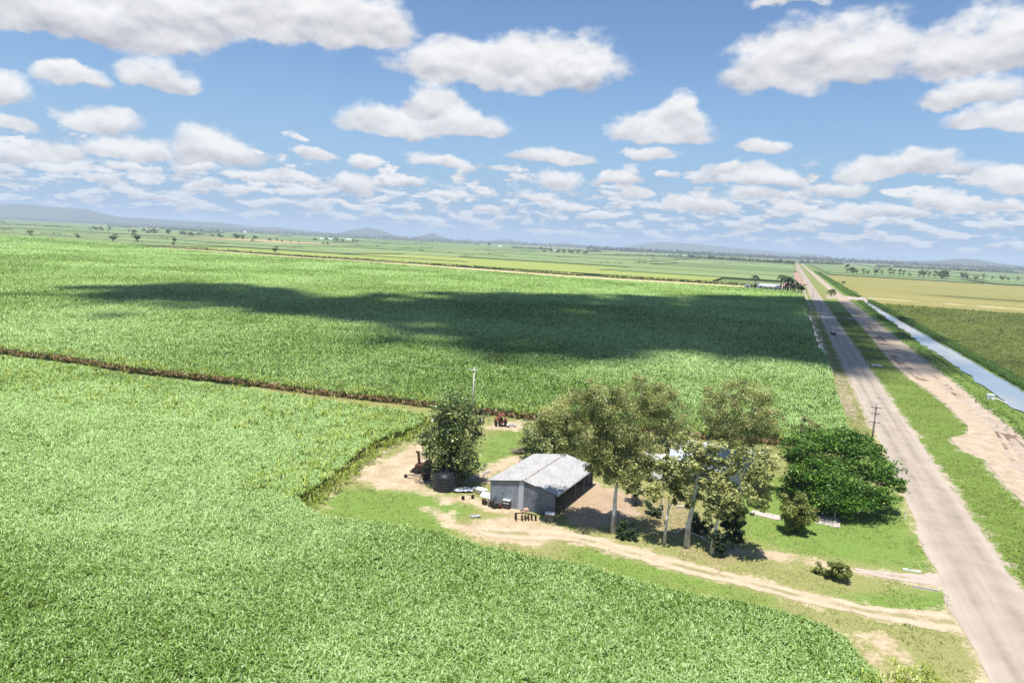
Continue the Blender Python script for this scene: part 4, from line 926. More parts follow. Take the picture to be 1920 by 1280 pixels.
bot = np.stack([X, Y, ALT-np.minimum(12, hgt*.15)], -1).reshape(-1, 3); topv = np.stack([X, Y, ALT+3+hgt], -1).reshape(-1, 3)
fg = gridfaces(*X.shape); kf = ok.ravel()[fg].all(1) & (np.random.default_rng(6).random(len(fg)) > .12); fg = fg[kf]
me = arrmesh('cloud', np.concatenate([bot, topv]), np.concatenate([fg[:, ::-1], fg+X.size]), smooth=True)
bm = bmesh.new(); bm.from_mesh(me); bmesh.ops.delete(bm, geom=[v for v in bm.verts if not v.link_faces], context='VERTS'); bm.to_mesh(me); bm.free()
tag(link('cloud', me, M['cloud']), kind='structure')

# ------------------------------------------------------------------ grass tufts
def tufts(name, n, region, seed, size, lo, hi, avoid_dirt=True):
    r = np.random.default_rng(seed); x0, x1, y0, y1 = region; x = r.uniform(x0, x1, n); y = r.uniform(y0, y1, n); s_, t_ = to_st(x, y)
    k = (t_ < -3.7) & ~inside(x, y, near_poly) & ~inside(x, y, mid_poly)
    dv = np.full(n, -9.0)
    for p in DIRT_POLY: dv = np.maximum(dv, sdist(x, y, p))
    for p, h in DIRT_LINE: dv = np.maximum(dv, h-segdist(x, y, p, False))
    k &= dv+(fbm(x, y, 2.5, 3)-.5)*3 < -.5
    k &= fbm(x, y, 4, 3, 6) > .36
    p = np.stack([x, y], -1)[k]
    me = blades(name, p, np.full(len(p), -.04), r.uniform(.6, 1.3, len(p))*size, 4, seed, tint=patch_tint(p, 9, lo, hi), length=.15, width=.022, upright_=.9)
    return tag(link(name, me, M['grass']), kind='stuff')
tufts('grass', 60000, (-45, 62, 40, 125), 81, 1.0, .2, .8)
r_ = np.random.default_rng(82)
def vtuft(name, n, s0, s1, t0, t1, seed, size, lo, hi, m):
    r = np.random.default_rng(seed); s_ = s0+(s1-s0)*r.random(n)**1.7; t_ = r.uniform(t0, t1, n); k = t_ < np.interp(s_, TLs, TLt)-.4 if t0 > 0 else np.ones(n, bool)
    p = stn(s_, t_, 0*s_)[k][:, :2]; d = np.hypot(p[:, 0], p[:, 1])
    me = blades(name, p, np.full(len(p), .02), r.uniform(.6, 1.3, len(p))*size*np.maximum(1, d/140)**.5, 4, seed, tint=patch_tint(p, 8, lo, hi), length=.2, width=.028, upright_=.8)
    return tag(link(name, me, m), kind='stuff')
vtuft('grass', 16000, 75, 420, 3.9, 14, 83, 1.0, .1, .6, M['grass'])
vtuft('grass', 5000, 118, 420, -8, -3.9, 84, 1.0, .4, .9, M['grass'])

# ------------------------------------------------------------------ the shed
A0 = at(918, 945); U = Vector((.945, -.327, 0)).normalized(); Vv = Vector((.462, .887, 0)).normalized()
SW_, SL_ = 7.7, 11.8
shed = empty('machinery_shed', A0, label='grey corrugated iron shed with pale gable roof and open dark right side', cat='shed')
def L3(u, v, z): return U*u+Vv*v+Vector((0, 0, z))
RU = 3.95            # where the ridge runs across the width
HE0, HR, HE1 = 2.95, 3.55, 2.55
def sheet(name, quad, m, parent, pitch=.22, amp=.018, thick=.0, axis=0):
    """corrugated sheet over a quad given as corners a, b, c, d; ribs run from a to d"""
    a, b_, c_, d_ = quad; n = max(4, int((b_-a).length/pitch)*4); nrm = (b_-a).cross(d_-a).normalized(); bm = bmesh.new(); rows = []
    for i in range(n+1):
        f = i/n; o = nrm*(amp*math.sin(f*n/4*2*math.pi)); p, q = a.lerp(b_, f)+o, d_.lerp(c_, f)+o
        rows.append([bm.verts.new(p.lerp(q, k/3)) for k in range(4)])
    for r1, r2 in zip(rows, rows[1:]):
        for k in range(3): bm.faces.new((r1[k], r2[k], r2[k+1], r1[k+1]))
    me = bpy.data.meshes.new(name); bm.to_mesh(me); bm.free(); return link(name, me, m, parent)
ov = .14
ts0, ts1 = (HR-HE0)/RU, (HR-HE1)/(SW_-RU)
r1 = sheet('roof', (L3(RU, -ov, HR), L3(RU, SL_+ov, HR), L3(-.25, SL_+ov, HE0-.25*ts0), L3(-.25, -ov, HE0-.25*ts0)), M['roof'], shed)
r2 = sheet('roof', (L3(SW_+.3, -ov, HE1-.3*ts1), L3(SW_+.3, SL_+ov, HE1-.3*ts1), L3(RU, SL_+ov, HR), L3(RU, -ov, HR)), M['roof'], shed)
mb = MB(); mb.tube([L3(RU, -ov, HR+.02), L3(RU, SL_+ov, HR+.02)], .085, 6); mb.build('ridge_cap', mottled('rusty_ridge', [(0, (.2, .12, .08)), (.5, (.38, .3, .26)), (1, (.5, .47, .45))], 1.3, 6, .7), r1)
mb = MB()
for q in ((L3(-.26, -ov-.01, HE0-.25*ts0-.03), L3(RU, -ov-.01, HR-.04)), (L3(RU, -ov-.01, HR-.04), L3(SW_+.31, -ov-.01, HE1-.3*ts1-.03))): mb.tube(q, .045, 4)
mb.build('barge_board', M['darkmetal'], r1)
mb = MB()
for z_, u_ in ((HE0-.3*ts0, -.3), (HE1-.33*ts1, SW_+.36)): mb.tube([L3(u_, -ov, z_-.05), L3(u_, SL_+ov, z_-.05)], .06, 5)
mb.build('gutter', M['steel'], r2)
zr = lambda u: HE0+ts0*u if u < RU else HR-ts1*(u-RU)
def endwall(name, v, u0, u1, m, parent):
    bm = bmesh.new(); n = int((u1-u0)/.05); rows = []
    for i in range(n+1):
        u = u0+(u1-u0)*i/n; o = v+.014*math.sin(u/.16*2*math.pi)
        rows.append((bm.verts.new(L3(u, o, -.05)), bm.verts.new(L3(u, o, zr(u)-.03))))
    for a, b_ in zip(rows, rows[1:]): bm.faces.new((a[0], b_[0], b_[1], a[1]))
    me = bpy.data.meshes.new(name); bm.to_mesh(me); bm.free(); return link(name, me, m, parent)
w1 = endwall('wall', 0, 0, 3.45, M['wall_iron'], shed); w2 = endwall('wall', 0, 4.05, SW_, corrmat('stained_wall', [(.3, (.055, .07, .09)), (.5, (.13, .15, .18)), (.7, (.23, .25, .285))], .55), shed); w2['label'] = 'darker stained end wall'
wd_ = endwall('wall_panel', -.03, 3.45, 4.05, mottled('new_iron', [(0, (.33, .345, .37)), (1, (.43, .45, .47))], 1, 4, .4), shed); wd_['label'] = 'paler newer panel'
sheet('wall', (L3(0, 0, -.05), L3(0, SL_, -.05), L3(0, SL_, HE0-.04), L3(0, 0, HE0-.04)), M['wall_iron'], shed)
sheet('wall', (L3(0, SL_, -.05), L3(SW_, SL_, -.05), L3(SW_, SL_, HE1-.04), L3(0, SL_, HE0-.04)), M['wall_iron'], shed)
for k in range(5):
    v_ = .08+(SL_-.16)*k/4; MB().tube([L3(SW_-.02, v_, -.2), L3(SW_-.02, v_, HE1-.06)], .075, 6).build('post', M['wood'], shed)
mb = MB(); mb.tube([L3(SW_-.02, 0, HE1-.12), L3(SW_-.02, SL_, HE1-.12)], .09, 4)
for k in range(4):
    v_ = 1.6+k*2.9; mb.tube([L3(.05, v_, HE0-.12), L3(RU, v_, HR-.12), L3(SW_-.05, v_, HE1-.14)], .07, 4)
mb.build('roof_frame', M['wood'], shed)
for u_, v_, z_, sz in ((.7, -.05, .95, .22), (1.6, -.05, 1.0, .18), (5.2, -.05, 1.35, .3), (6.15, -.05, .75, .2)): MB().box(L3(u_, v_, z_), (sz, .02, .09), math.atan2(U.y, U.x)).build('patch', M['darkmetal'], shed)
# inside the shed: bench and stored machine
o = empty('workbench', A0+L3(1.2, 8.5, 0), math.atan2(Vv.y, Vv.x), label='dark timber bench stored deep inside the open shed', cat='bench')
MB().box((0, 0, .85), (2.6, .8, .07)).build('top', M['brush'], o)
for x_ in (-1.2, 1.2):
    for y_ in (-.33, .33): MB().box((x_, y_, .4), (.08, .08, .83)).build('leg', M['brush'], o)

# ------------------------------------------------------------------ water tank
tk = empty('water_tank', at(828, 922)+Vector((.25, 1.2, 0)), label='black ribbed plastic water tank below the mango tree', cat='water tank')
tk.scale = (1, 1, .88)
prof = [(1.40, -.05)]; z_ = 0
for k in range(5): prof += [(1.44, z_+.02), (1.50, z_+.10), (1.50, z_+.30), (1.44, z_+.38)]; z_ += .42
prof += [(1.44, 2.12), (1.36, 2.2)]
MB().lathe(prof, 48).build('wall', M['tank'], tk, True)
MB().lathe([(1.38, 2.19), (1.1, 2.34), (.6, 2.47), (.36, 2.5)], 48).build('roof', M['tank'], tk, True)
MB().lathe([(.34, 2.5), (.36, 2.51), (.36, 2.6), (.1, 2.66)], 24).build('lid', M['tank'], tk, True)
MB().tube([(1.1, -1.0, .25), (1.5, -1.25, .22), (1.55, -1.3, 0)], .05, 8).build('pipe', M['darkmetal'], tk)

# ------------------------------------------------------------------ machinery and odds and ends in the yard
def yard(name, px, py, rz, label, cat, **k): return empty(name, at(px, py), rz, label=label, cat=cat, **k)
# old rusty harvester with a standing chute
o = yard('old_harvester', 793, 886, -.25, 'dark rusty old harvester with a standing chute under the mango tree', 'farm machine')
MB().box((0, 0, .95), (2.1, 1.5, .9), bev=.08).box((.75, 0, 1.6), (.9, 1.3, .6), bev=.06).build('body', M['rust'], o)
MB().box((-.75, .1, 2.1), (.3, .36, 2.0), 0, 0, -.12, .03).box((-.98, .1, 3.1), (.55, .36, .26), 0, 0, .3, .03).build('chute', M['rust'], o)
MB().prism([(-1.1, .5), (-1.9, .15), (-1.9, .28), (-1.1, .95)], -.7, .7).build('header', M['rust'], o)
for y_ in (-.85, .85): wheel('wheel', (.55, y_, .62), .62, .3, o, 'Y', 'rust'); wheel('wheel', (-.75, y_, .38), .38, .2, o, 'Y', 'rust')
MB().box((.7, 0, 2.0), (.5, .5, .12), bev=.03).box((.95, 0, 2.25), (.1, .5, .45), bev=.03).build('seat', M['darkmetal'], o)
o.scale = (.85, .85, .85)
# drawbar trailer frame
o = yard('drawbar_frame', 785, 897, -.05, 'long low steel drawbar frame lying left of the black tank', 'farm implement')
MB().tube([(-1.7, 0, .42), (1.3, .55, .42)], .07, 6).tube([(-1.7, 0, .42), (1.3, -.55, .42)], .07, 6).tube([(.2, -.5, .42), (.2, .5, .42)], .06, 6).build('frame', M['brush'], o)
wheel('wheel', (-1.65, .0, .24), .24, .12, o, 'Y', 'rust')
for y_ in (-.7, .7): wheel('wheel', (1.0, y_, .34), .34, .16, o, 'Y', 'rust')
MB().box((.9, 0, .6), (1.0, .9, .25), bev=.03).build('tray', M['rust'], o)
# red tractor at the far edge
o = yard('tractor', 938, 797, .2, 'red old tractor parked against the tall cane behind the yard', 'tractor')
MB().box((0, 1.0, 1.05), (.75, 1.7, .7), bev=.1).build('bonnet', M['red'], o)
MB().box((0, -.3, .95), (.8, 1.1, .6), bev=.06).build('body', M['red'], o)
for x_ in (-.95, .95):
    wheel('wheel', (x_, -.35, .72), .72, .38, o, 'X', 'white'); wheel('wheel', (x_*.8, 1.5, .4), .4, .22, o, 'X', 'white')
    MB().prism([(-.62+x_*0, 1.25), (-.4, 1.5), (.2, 1.52), (.2, 1.58), (-.44, 1.57), (-.68, 1.28)], -.2, .2).build('mudguard', M['red'], o).matrix_basis = Matrix.Translation((x_, -.3, 0)) @ Matrix.Rotation(math.pi/2, 4, 'Z')
MB().box((0, -.65, 1.35), (.5, .45, .1), bev=.03).box((0, -.88, 1.6), (.5, .08, .42), bev=.03).build('seat', M['tyre'], o)
MB().tube([(0, .15, 1.35), (0, -.1, 1.7)], .03, 6).lathe([(.2, 1.68), (.23, 1.7), (.2, 1.72)], 16, (0, -.12, 0)).build('steering_wheel', M['darkmetal'], o)
MB().tube([(.2, 1.2, 1.35), (.2, 1.2, 2.1)], .045, 8).build('exhaust', M['rust'], o)
MB().box((0, -.9, 2.35), (1.35, 1.5, .07), bev=.03).build('canopy', M['red'], o)
for x_ in (-.6, .6): MB().tube([(x_, -1.0, 1.0), (x_, -1.0, 2.33)], .035, 6).build('canopy_post', M['red'], o)
o.scale = (.85, .85, .85)
# pale scrap by the tractor
o = yard('scrap_heap', 957, 800, .1, 'small heap of pale scrap metal right of the red tractor', 'scrap')
r = random.Random(3); mb = MB()
for k in range(9): mb.box((r.uniform(-.9, .9), r.uniform(-.4, .4), .12+r.random()*.25), (r.uniform(.3, .8), r.uniform(.2, .4), .06), r.random()*3, r.uniform(-.6, .6), r.uniform(-.5, .5))
mb.build('sheets', M['steel'], o)
# timber heap behind the shed
o = yard('timber_pile', 977, 850, .3, 'brown heap of old timber behind the left side of the shed', 'timber pile')
mb = MB()
for k in range(16): mb.box((r.uniform(-.8, .8), r.uniform(-.5, .5), .12+k*.05), (r.uniform(1.2, 2.4), .14, .1), r.uniform(-.5, .5), 0, r.uniform(-.15, .15))
mb.build('boards', M['brush'], o)
# white tub and sheeting left of the shed
o = yard('white_bathtub', 901, 925, -.5, 'white tub lying tilted between the tank and the shed', 'tub')
mb = MB(); mb.lathe([(.35, 0), (.5, .1), (.58, .55), (.62, .58), (.57, .56), (.47, .15), (.2, .12)], 24); mb.build('shell', M['white'], o, True).scale = (1.5, .8, 1.1)
o = yard('leaning_sheet', 912, 932, -.6, 'white sheet panel leaning low beside the left corner of the shed', 'panel')
MB().box((0, 0, .28), (1.5, .05, .75), 0, -.9).build('sheet', M['white'], o)
MB().box((0, -.2, .06), (1.3, .06, .06)).build('batten', M['brush'], o)
o = yard('grey_sheeting', 866, 920, .1, 'pale blue grey sheeting spread on the ground right of the tank', 'sheeting')
gx_ = np.linspace(-1.2, 1.2, 14); gy_ = np.linspace(-.7, .7, 9); Xs, Ys = np.meshgrid(gx_, gy_)
link('sheet', arrmesh('sheet', np.stack([Xs+fbm(Xs, Ys, .9, 3)*.4, Ys, .05+fbm(Xs, Ys, .5, 3, 5)*.35], -1).reshape(-1, 3), gridfaces(*Xs.shape), smooth=True), M['paleroof'], o)
BK = 'small black buckets on the bare dirt'
for k, (px, py) in enumerate(((868, 936), (886, 934))):
    o = yard('bucket', px, py, k, ('small black bucket nearer the water tank', 'small black bucket nearer the shed')[k], 'bucket', group=BK)
    MB().lathe([(.15, 0), (.2, .36), (.22, .38), (.19, .36), (.14, .04)], 16).build('shell', M['tyre'], o, True)
    MB().tube([(-.2, 0, .36), (-.12, .1, .5), (.12, .1, .5), (.2, 0, .36)], .012, 5).build('handle', M['steel'], o)
# engine parts, bin, plough, crates along the end wall
o = yard('motor_parts', 921, 949, -.3, 'jumble of dark engine parts against the left of the shed end wall', 'engine parts')
MB().box((0, 0, .35), (.7, .5, .5), .3, bev=.05).lathe([(.16, -.3), (.2, -.28), (.2, .28), (.16, .3)], 14, (.15, 0, .68), 'Y').tube([(-.3, 0, .6), (-.5, .1, .95), (-.3, .2, 1.05)], .06, 6).build('engine', M['darkmetal'], o)
for x_, y_ in ((-.75, .1), (.75, -.25), (.45, -.5)): wheel('wheel', (x_, y_, .3), .3, .16, o, 'Y', 'steel')
MB().lathe([(.2, 0), (.21, .3), (.2, .58), (.05, .6)], 16, (1.1, -.1, 0)).build('drum', M['rust'], o, True)
MB().box((-1.0, .35, .3), (.5, .4, .6), .5, bev=.04).build('gearbox', M['rust'], o)
o = yard('tool_trolley', 950, 952, -.33, 'dark steel box with pale lid standing against the shed end wall', 'bin')
MB().box((0, 0, .5), (.85, .65, .8), bev=.03).build('body', M['darkmetal'], o)
MB().box((0, 0, .98), (.95, .75, .12), bev=.03).build('lid', M['steel'], o); MB().box((0, -.34, .68), (.75, .04, .12)).build('tray', M['steel'], o)
for x_ in (-.33, .33):
    for y_ in (-.25, .25): wheel('wheel', (x_, y_, .09), .09, .06, o, 'X', 'steel')
o = yard('fence_post', 941, 951, 0, 'thin dark post standing left of the box with pale lid', 'post')
MB().tube([(0, 0, -.2), (.01, 0, 1.65)], [.05, .04], 8).build('pole', M['wood'], o); MB().box((0, 0, 1.66), (.12, .12, .04)).build('cap', M['darkmetal'], o)
o = yard('disc_plough', 986, 975, .25, 'rusty plough with a small red wheel in front of the shed', 'plough')
MB().tube([(-1.1, .3, .75), (0, .1, .8), (1.1, -.25, .6)], .07, 6).tube([(-.3, .2, .8), (-.4, .9, .8), (.4, .9, .8)], .05, 6).build('beam', M['rust'], o)
for k in range(4):
    MB().lathe([(.02, -.05), (.2, -.02), (.36, .06), (.36, .08), (.2, .01), (.02, -.02)], 18, (-.5+k*.36, 0, .36), 'X').build('disc', M['rust'], o, True)
wheel('wheel', (-1.1, .25, .42), .42, .1, o, 'X', 'red'); wheel('wheel', (1.05, -.2, .3), .3, .1, o, 'X', 'red')
MB().tube([(.1, .1, .8), (.0, .2, 1.35), (.15, .2, 1.4)], .03, 6).build('lever', M['pink'], o)
MB().box((.1, .45, 1.0), (.5, .4, .3), .2, bev=.05).build('hopper', M['pink'], o)
o = yard('plastic_crate', 1015, 960, -.3, 'small grey crate with white rim near the middle of the end wall', 'crate')
MB().box((0, 0, .22), (.42, .36, .44), bev=.02).build('body', M['darkmetal'], o); MB().box((0, 0, .47), (.46, .4, .05), bev=.01).build('rim', M['white'], o)
o = yard('old_freezer', 1030, 976, -.33, 'dark chest with a white lid at the right corner of the shed', 'chest')
MB().box((0, 0, .42), (1.0, .6, .76), bev=.04).build('body', mottled('mossy_box', [(0, (.05, .05, .035)), (1, (.2, .19, .14))], 4, 5, .8), o); MB().box((.05, .05, .86), (1.06, .66, .1), bev=.03).build('lid', M['white'], o)
for x_ in (-.4, .4): MB().box((x_, -.2, .02), (.12, .12, .1)).build('foot', M['tyre'], o)
o = yard('scrap_iron', 889, 968, .2, 'flat grey scrap lying in the grass in front of the yard', 'scrap')
mb = MB()
for k in range(6): mb.box((r.uniform(-.6, .6), r.uniform(-.3, .3), .06+k*.02), (r.uniform(.4, .8), r.uniform(.15, .3), .03), r.random()*3, r.uniform(-.15, .15))
mb.build('sheets', M['steel'], o)
o = yard('rubble_heap', 900, 893, .4, 'low strip of broken concrete and stones along the left side of the shed', 'rubble')
for k in range(26):
    a = r.uniform(-2.6, 2.6); mb = MB(); mb.box((a, r.uniform(-.4, .4), .08), (r.uniform(.15, .45), r.uniform(.15, .35), r.uniform(.1, .28)), r.random()*3, r.uniform(-.4, .4), r.uniform(-.4, .4), .03); mb.build('stone', M['concrete'], o)
o.rotation_euler.z = math.atan2(Vv.y, Vv.x)

# ------------------------------------------------------------------ house and outbuilding behind the gums
ob = empty('outbuilding', at(1226, 900), -.15, label='white flat-roofed outbuilding seen between the gum crowns', cat='outbuilding')
MB().box((0, 1.1, 1.35), (2.0, 2.2, 2.7)).build('wall', M['white'], ob); MB().box((.1, 1.0, 2.86), (2.7, 2.9, .16), 0, .06, 0, .03).build('roof', M['white'], ob)
MB().box((-.1, -.03, 1.0), (.75, .05, 1.95)).build('door', mottled('offwhite_door', [(0, (.6, .6, .58)), (1, (.72, .72, .7))], 2, 3, .6), ob)
MB().box((1.03, 1.1, 1.7), (.05, .8, .6)).build('window', M['glass'], ob)
hs = empty('house', at(1345, 905)+Vector((0, 3.6, 0)), -.32, label='white house with pale blue metal roof hidden behind the gum trees', cat='house')
MB().box((0, 0, 1.5), (9.0, 6.6, 3.0)).prism([(-4.8, 3.0), (4.8, 3.0), (0, 3.01)], -3.0, 3.0).build('wall', M['white'], hs)
def slope(x0, x1, y0, z0, y1, z1, nm='roof'):
    return sheet(nm, (Vector((x0, y0, z0)), Vector((x1, y0, z0)), Vector((x1, y1, z1)), Vector((x0, y1, z1))), M['paleroof'], hs, .3, .02)
rf = slope(-5.3, 5.3, -3.9, 2.85, 0, 4.15); slope(5.3, -5.3, 3.9, 2.85, 0, 4.15)
MB().prism([(-3.3, 3.0), (3.3, 3.0), (0, 4.08)], -4.78, 4.78).build('gable', M['white'], hs).rotation_euler = (0, 0, math.pi/2)
MB().tube([(-5.3, 0, 4.17), (5.3, 0, 4.17)], .09, 6).build('ridge_cap', M['white'], rf)
for x_ in (-3.2, -.6, 2.6):
    wf = MB().box((x_, -3.33, 1.75), (1.3, .08, 1.15)).build('window', M['white'], hs); MB().box((x_, -3.39, 1.75), (1.1, .04, .95)).build('pane', M['glass'], wf)
dr = MB().box((1.1, -3.34, 1.05), (.9, .08, 2.1)).build('door', M['brush'], hs); MB().lathe([(.03, 0), (.05, .03), (.02, .06)], 10, (1.42, -3.4, 1.0), 'Y').build('handle', M['steel'], dr)
MB().box((-4.0, 1.0, 4.2), (.5, .5, 1.1)).build('chimney', M['concrete'], rf)
slope(-5.0, 2.0, -6.2, 2.35, -3.85, 2.8, 'verandah_roof')
for x_ in (-4.9, -2.6, -.3, 1.9): MB().tube([(x_, -6.1, 0), (x_, -6.1, 2.36)], .06, 8).build('verandah_post', M['white'], hs)
st_ = yard('satellite_pole', 1328, 905, 0, 'white slanting pole rising above the house roof between the gums', 'pole')
MB().tube([(0, 0, 0), (-.5, .2, 6.3)], [.11, .08], 8).build('shaft', M['white'], st_); MB().tube([(-.8, .2, 6.1), (-.2, .2, 6.35)], .04, 6).build('arm', M['white'], st_)
# lawn: slabs, clothes post
for k, (pts, lb) in enumerate((([(1412, 956), (1470, 968), (1462, 976), (1404, 962)], 'thin concrete strip left of the round shrub'), ([(1532, 966), (1574, 972), (1575, 990), (1528, 980)], 'broken concrete slab right of the round shrub'))):
    q = P_(pts); c0 = sum(q, Vector())/4; o = empty('concrete_slab', c0, label=lb, cat='slab', group='concrete slabs on the lawn')
    bm = bmesh.new(); a = [bm.verts.new((p-c0)+Vector((0, 0, .05))) for p in q]; b2 = [bm.verts.new((p-c0)+Vector((0, 0, -.1))) for p in q]
    bm.faces.new(a); [bm.faces.new((b2[i], b2[(i+1) % 4], a[(i+1) % 4], a[i])) for i in range(4)]; bmesh.ops.recalc_face_normals(bm, faces=bm.faces)
    me = bpy.data.meshes.new('slab'); bm.to_mesh(me); bm.free(); link('slab', me, M['concrete'], o)
    MB().box((q[2]-c0)+Vector((-.1, .1, .1)), (.5, .12, .1), .3).build('kerb', M['concrete'], o)
o = yard('clothes_post', 1565, 971, .4, 'thin white post with cross arms standing on the broken slab', 'clothes line')
MB().tube([(0, 0, -.1), (0, 0, 1.0)], .055, 10).build('base_pipe', M['white'], o); MB().tube([(0, 0, 1.0), (0, 0, 3.4)], .03, 8).build('mast', M['steel'], o)
for k in range(4):
    a = k*math.pi/2; MB().tube([(0, 0, 2.1), (.85*math.cos(a), .85*math.sin(a), 2.35)], .018, 6).build('arm', M['steel'], o)
r = random.Random(8)
for k, (px, py, lb) in enumerate(((1542, 964, 'white flower pot in the shade, leftmost under the poinciana'), (1550, 962, 'white flower pot in the shade, second from the left under the poinciana'), (1562, 959, 'white flower pot beside the thin clothes post'))):
    o = yard('flower_pot', px, py, 0, lb, 'pot', group='white pots under the poinciana'); MB().lathe([(.12, 0), (.18, .3), (.2, .32), (.16, .3), (.1, .05)], 14).build('pot', M['white'], o, True)
    vs, fs, T = leaves([((0, 0, .42), .2)], 40, .14, 300+k); link('plant', arrmesh('plant', vs, fs, fattrs={'tint': T}), M['shrub'], o)
for k, (px, py, ln) in enumerate(((1702, 1069, .9), (1714, 1071, 1.2), (1736, 1104, 2.2))):
    o = yard('kerb_block', px, py, -.3, ('white block on the grass corner of the house drive, left one', 'white block on the grass corner of the house drive, right one', 'long pale culvert edge on the near side of the house drive')[k], 'block'); MB().box((0, 0, .08), (ln, .16, .2), bev=.03).build('block', M['white' if k < 2 else 'concrete'], o); MB().box((0, 0, -.04), (ln+.1, .3, .06)).build('footing', M['concrete'], o)
# fallen branches under the gums
for k, (x0, y0, x1, y1, lb) in enumerate(((1268, 1000, 1288, 990, 'short pale fallen branch left of the thick white trunk'), (1296, 1000, 1332, 1020, 'long pale fallen branch between the two leaning gum trunks'), (1268, 951, 1286, 953, 'pale log lying behind the gum trunks'))):
    p, q = at(x0, y0), at(x1, y1); o = empty('fallen_branch', p, label=lb, cat='branch'); d = q-p
    MB().tube([(0, 0, .08), tuple(d*.5+Vector((.1, .2, .16))), tuple(d+Vector((0, 0, .08)))], [.09, .07, .03], 7).build('limb', M['gumbark'], o, True)
    MB().tube([tuple(d*.5+Vector((.1, .2, .16))), tuple(d*.7+Vector((.5, .5, .3)))], [.04, .015], 5).build('twig', M['gumbark'], o, True)

# ------------------------------------------------------------------ poles, posts, car along the road
def power_pole(px, py, h, label, arms, m, group, rz=ROADRZ, pr=.15, lamp=False):
    o = empty('power_pole', at(px, py), rz, label=label, cat='power pole', group=group)
    MB().tube([(0, 0, -.4), (0, 0, h)], [pr*1.15, pr*.75], 10).build('pole', m, o, True)
    for z_, ln in arms:
        ar = MB().box((0, -.12, z_), (ln, .1, .12)).build('crossarm', m, o)
        mb = MB()
        for x_ in (-ln*.45, -ln*.2, ln*.2, ln*.45): mb.lathe([(.04, z_+.06), (.06, z_+.12), (.035, z_+.2)], 8, (x_, -.12, 0))
        mb.build('insulator', M['white'], ar)
    return o
PG = 'power poles along the road'
power_pole(1632, 849, 7.9, 'dark timber power pole with three cross arms nearest the poinciana', ((7.35, 1.5), (6.4, 1.3), (5.0, 1.6)), M['wood'], PG)
power_pole(1537, 597, 7.6, 'power pole at the roadside next to the faded orange board', ((7.2, 1.6),), M['wood'], PG)
power_pole(1523, 561, 7.6, 'power pole standing where the cloud shade crosses the road', ((7.2, 1.6),), M['wood'], PG)
power_pole(1512, 547, 7.6, 'power pole beside the palms of the far house', ((7.2, 1.6),), M['wood'], PG)
power_pole(1503, 528, 7.6, 'farthest visible power pole by the ploughed ground', ((7.2, 1.6),), M['wood'], PG)
pp = power_pole(886, 772, 8.0, 'pale slender pole with a small cross arm rising behind the mango tree', ((7.5, 1.3),), M['palewood'], None, .2, .13)
a = pp.location+Vector((0, 0, 7.7)); b_ = upright(700, 688, pp.location)+Vector((0, 8, 0))
wr = empty('overhead_wire', a, label='thin wire running left from the pale pole over the cane', cat='wire')
d = b_-a; MB().tube([tuple(d*f+Vector((0, 0, -4*f*(1-f)*.35))) for f in np.linspace(0, 1, 9)], .013, 5).build('wire', M['palewood'], wr); MB().lathe([(.03, -.1), (.06, 0), (.03, .1)], 8).build('clamp', M['steel'], wr)
o = empty('car', st(297, -1.7, .03), ROADRZ, label='black station wagon driving away on the road in the cloud shade', cat='car')
MB().prism([(-2.35, .35), (-2.3, .85), (-1.2, 1.0), (2.3, .95), (2.35, .4)], -.92, .92).build('body', M['cardark'], o, False).rotation_euler = (0, 0, -math.pi/2)
MB().prism([(-1.0, 1.0), (-.3, 1.55), (1.75, 1.6), (2.2, .97)], -.78, .78).build('cabin', M['cardark'], o).rotation_euler = (0, 0, -math.pi/2)
MB().box((0, -2.03, 1.3), (1.4, .04, .42), 0, -.35).build('rear_window', mottled('painted_sky_glass', [(0, (.5, .53, .56)), (1, (.6, .62, .65))], 1, 2, .1, 0, .6), o)  # sky reflection painted into the pane as a pale base colour
MB().box((0, 0, 1.6), (1.3, 1.7, .05), bev=.02).build('roof', M['cardark'], o)
MB().box((0, -2.38, .55), (1.8, .1, .22), bev=.03).build('bumper', M['tyre'], o); MB().box((0, -2.4, .78), (.5, .03, .13)).build('number_plate', M['white'], o)
for x_ in (-.8, .8):
    MB().box((x_, -2.35, .85), (.2, .06, .16)).build('tail_light', M['red'], o)
    for y_ in (-1.4, 1.4): wheel('wheel', (x_*1.06, y_, .34), .34, .22, o, 'X')
o = empty('roadside_board', st(357, -4.6), ROADRZ, label='faded orange board standing at the left edge of the road', cat='sign')
MB().box((0, 0, 1.1), (2.2, .06, 1.0)).build('board', M['pink'], o)
for x_ in (-.9, .9): MB().tube([(x_, .06, -.2), (x_, .06, 1.55)], .04, 6).build('post', M['steel'], o)
GP = 'white guide posts on the verges'
for (px, py, h_, lb) in ((1628, 686, 1.1, 'white guide post right of the road by the culvert'), (1697, 972, .9, 'white guide post at the road edge right of the poinciana'), (1852, 683, 1.4, 'white guide post in the olive crop beyond the canal'), (1574, 574, 1.1, 'white guide post in the shaded grass right of the road')):
    o = empty('guide_post', at(px, py), ROADRZ, label=lb, cat='guide post', group=GP); MB().box((0, 0, h_/2-.1), (.13, .06, h_+.2), bev=.01).build('post', M['white'], o); MB().box((0, -.035, h_*.8), (.09, .02, .12)).build('reflector', M['red'], o)
o = empty('culvert_headwall', st(217.5, 5.6), ROADRZ, label='low white concrete culvert wall in the grass right of the road', cat='culvert')
MB().box((0, 0, .25), (2.6, .25, .7), bev=.03).build('wall', M['white'], o); MB().lathe([(.3, -.3), (.3, .3), (.24, .3), (.24, -.3)], 16, (0, 0, .1), 'Y').build('pipe', M['concrete'], o)
o = empty('culvert_headwall', st(224, -5.3), ROADRZ, label='low pale culvert wall in the dry grass left of the road', cat='culvert')
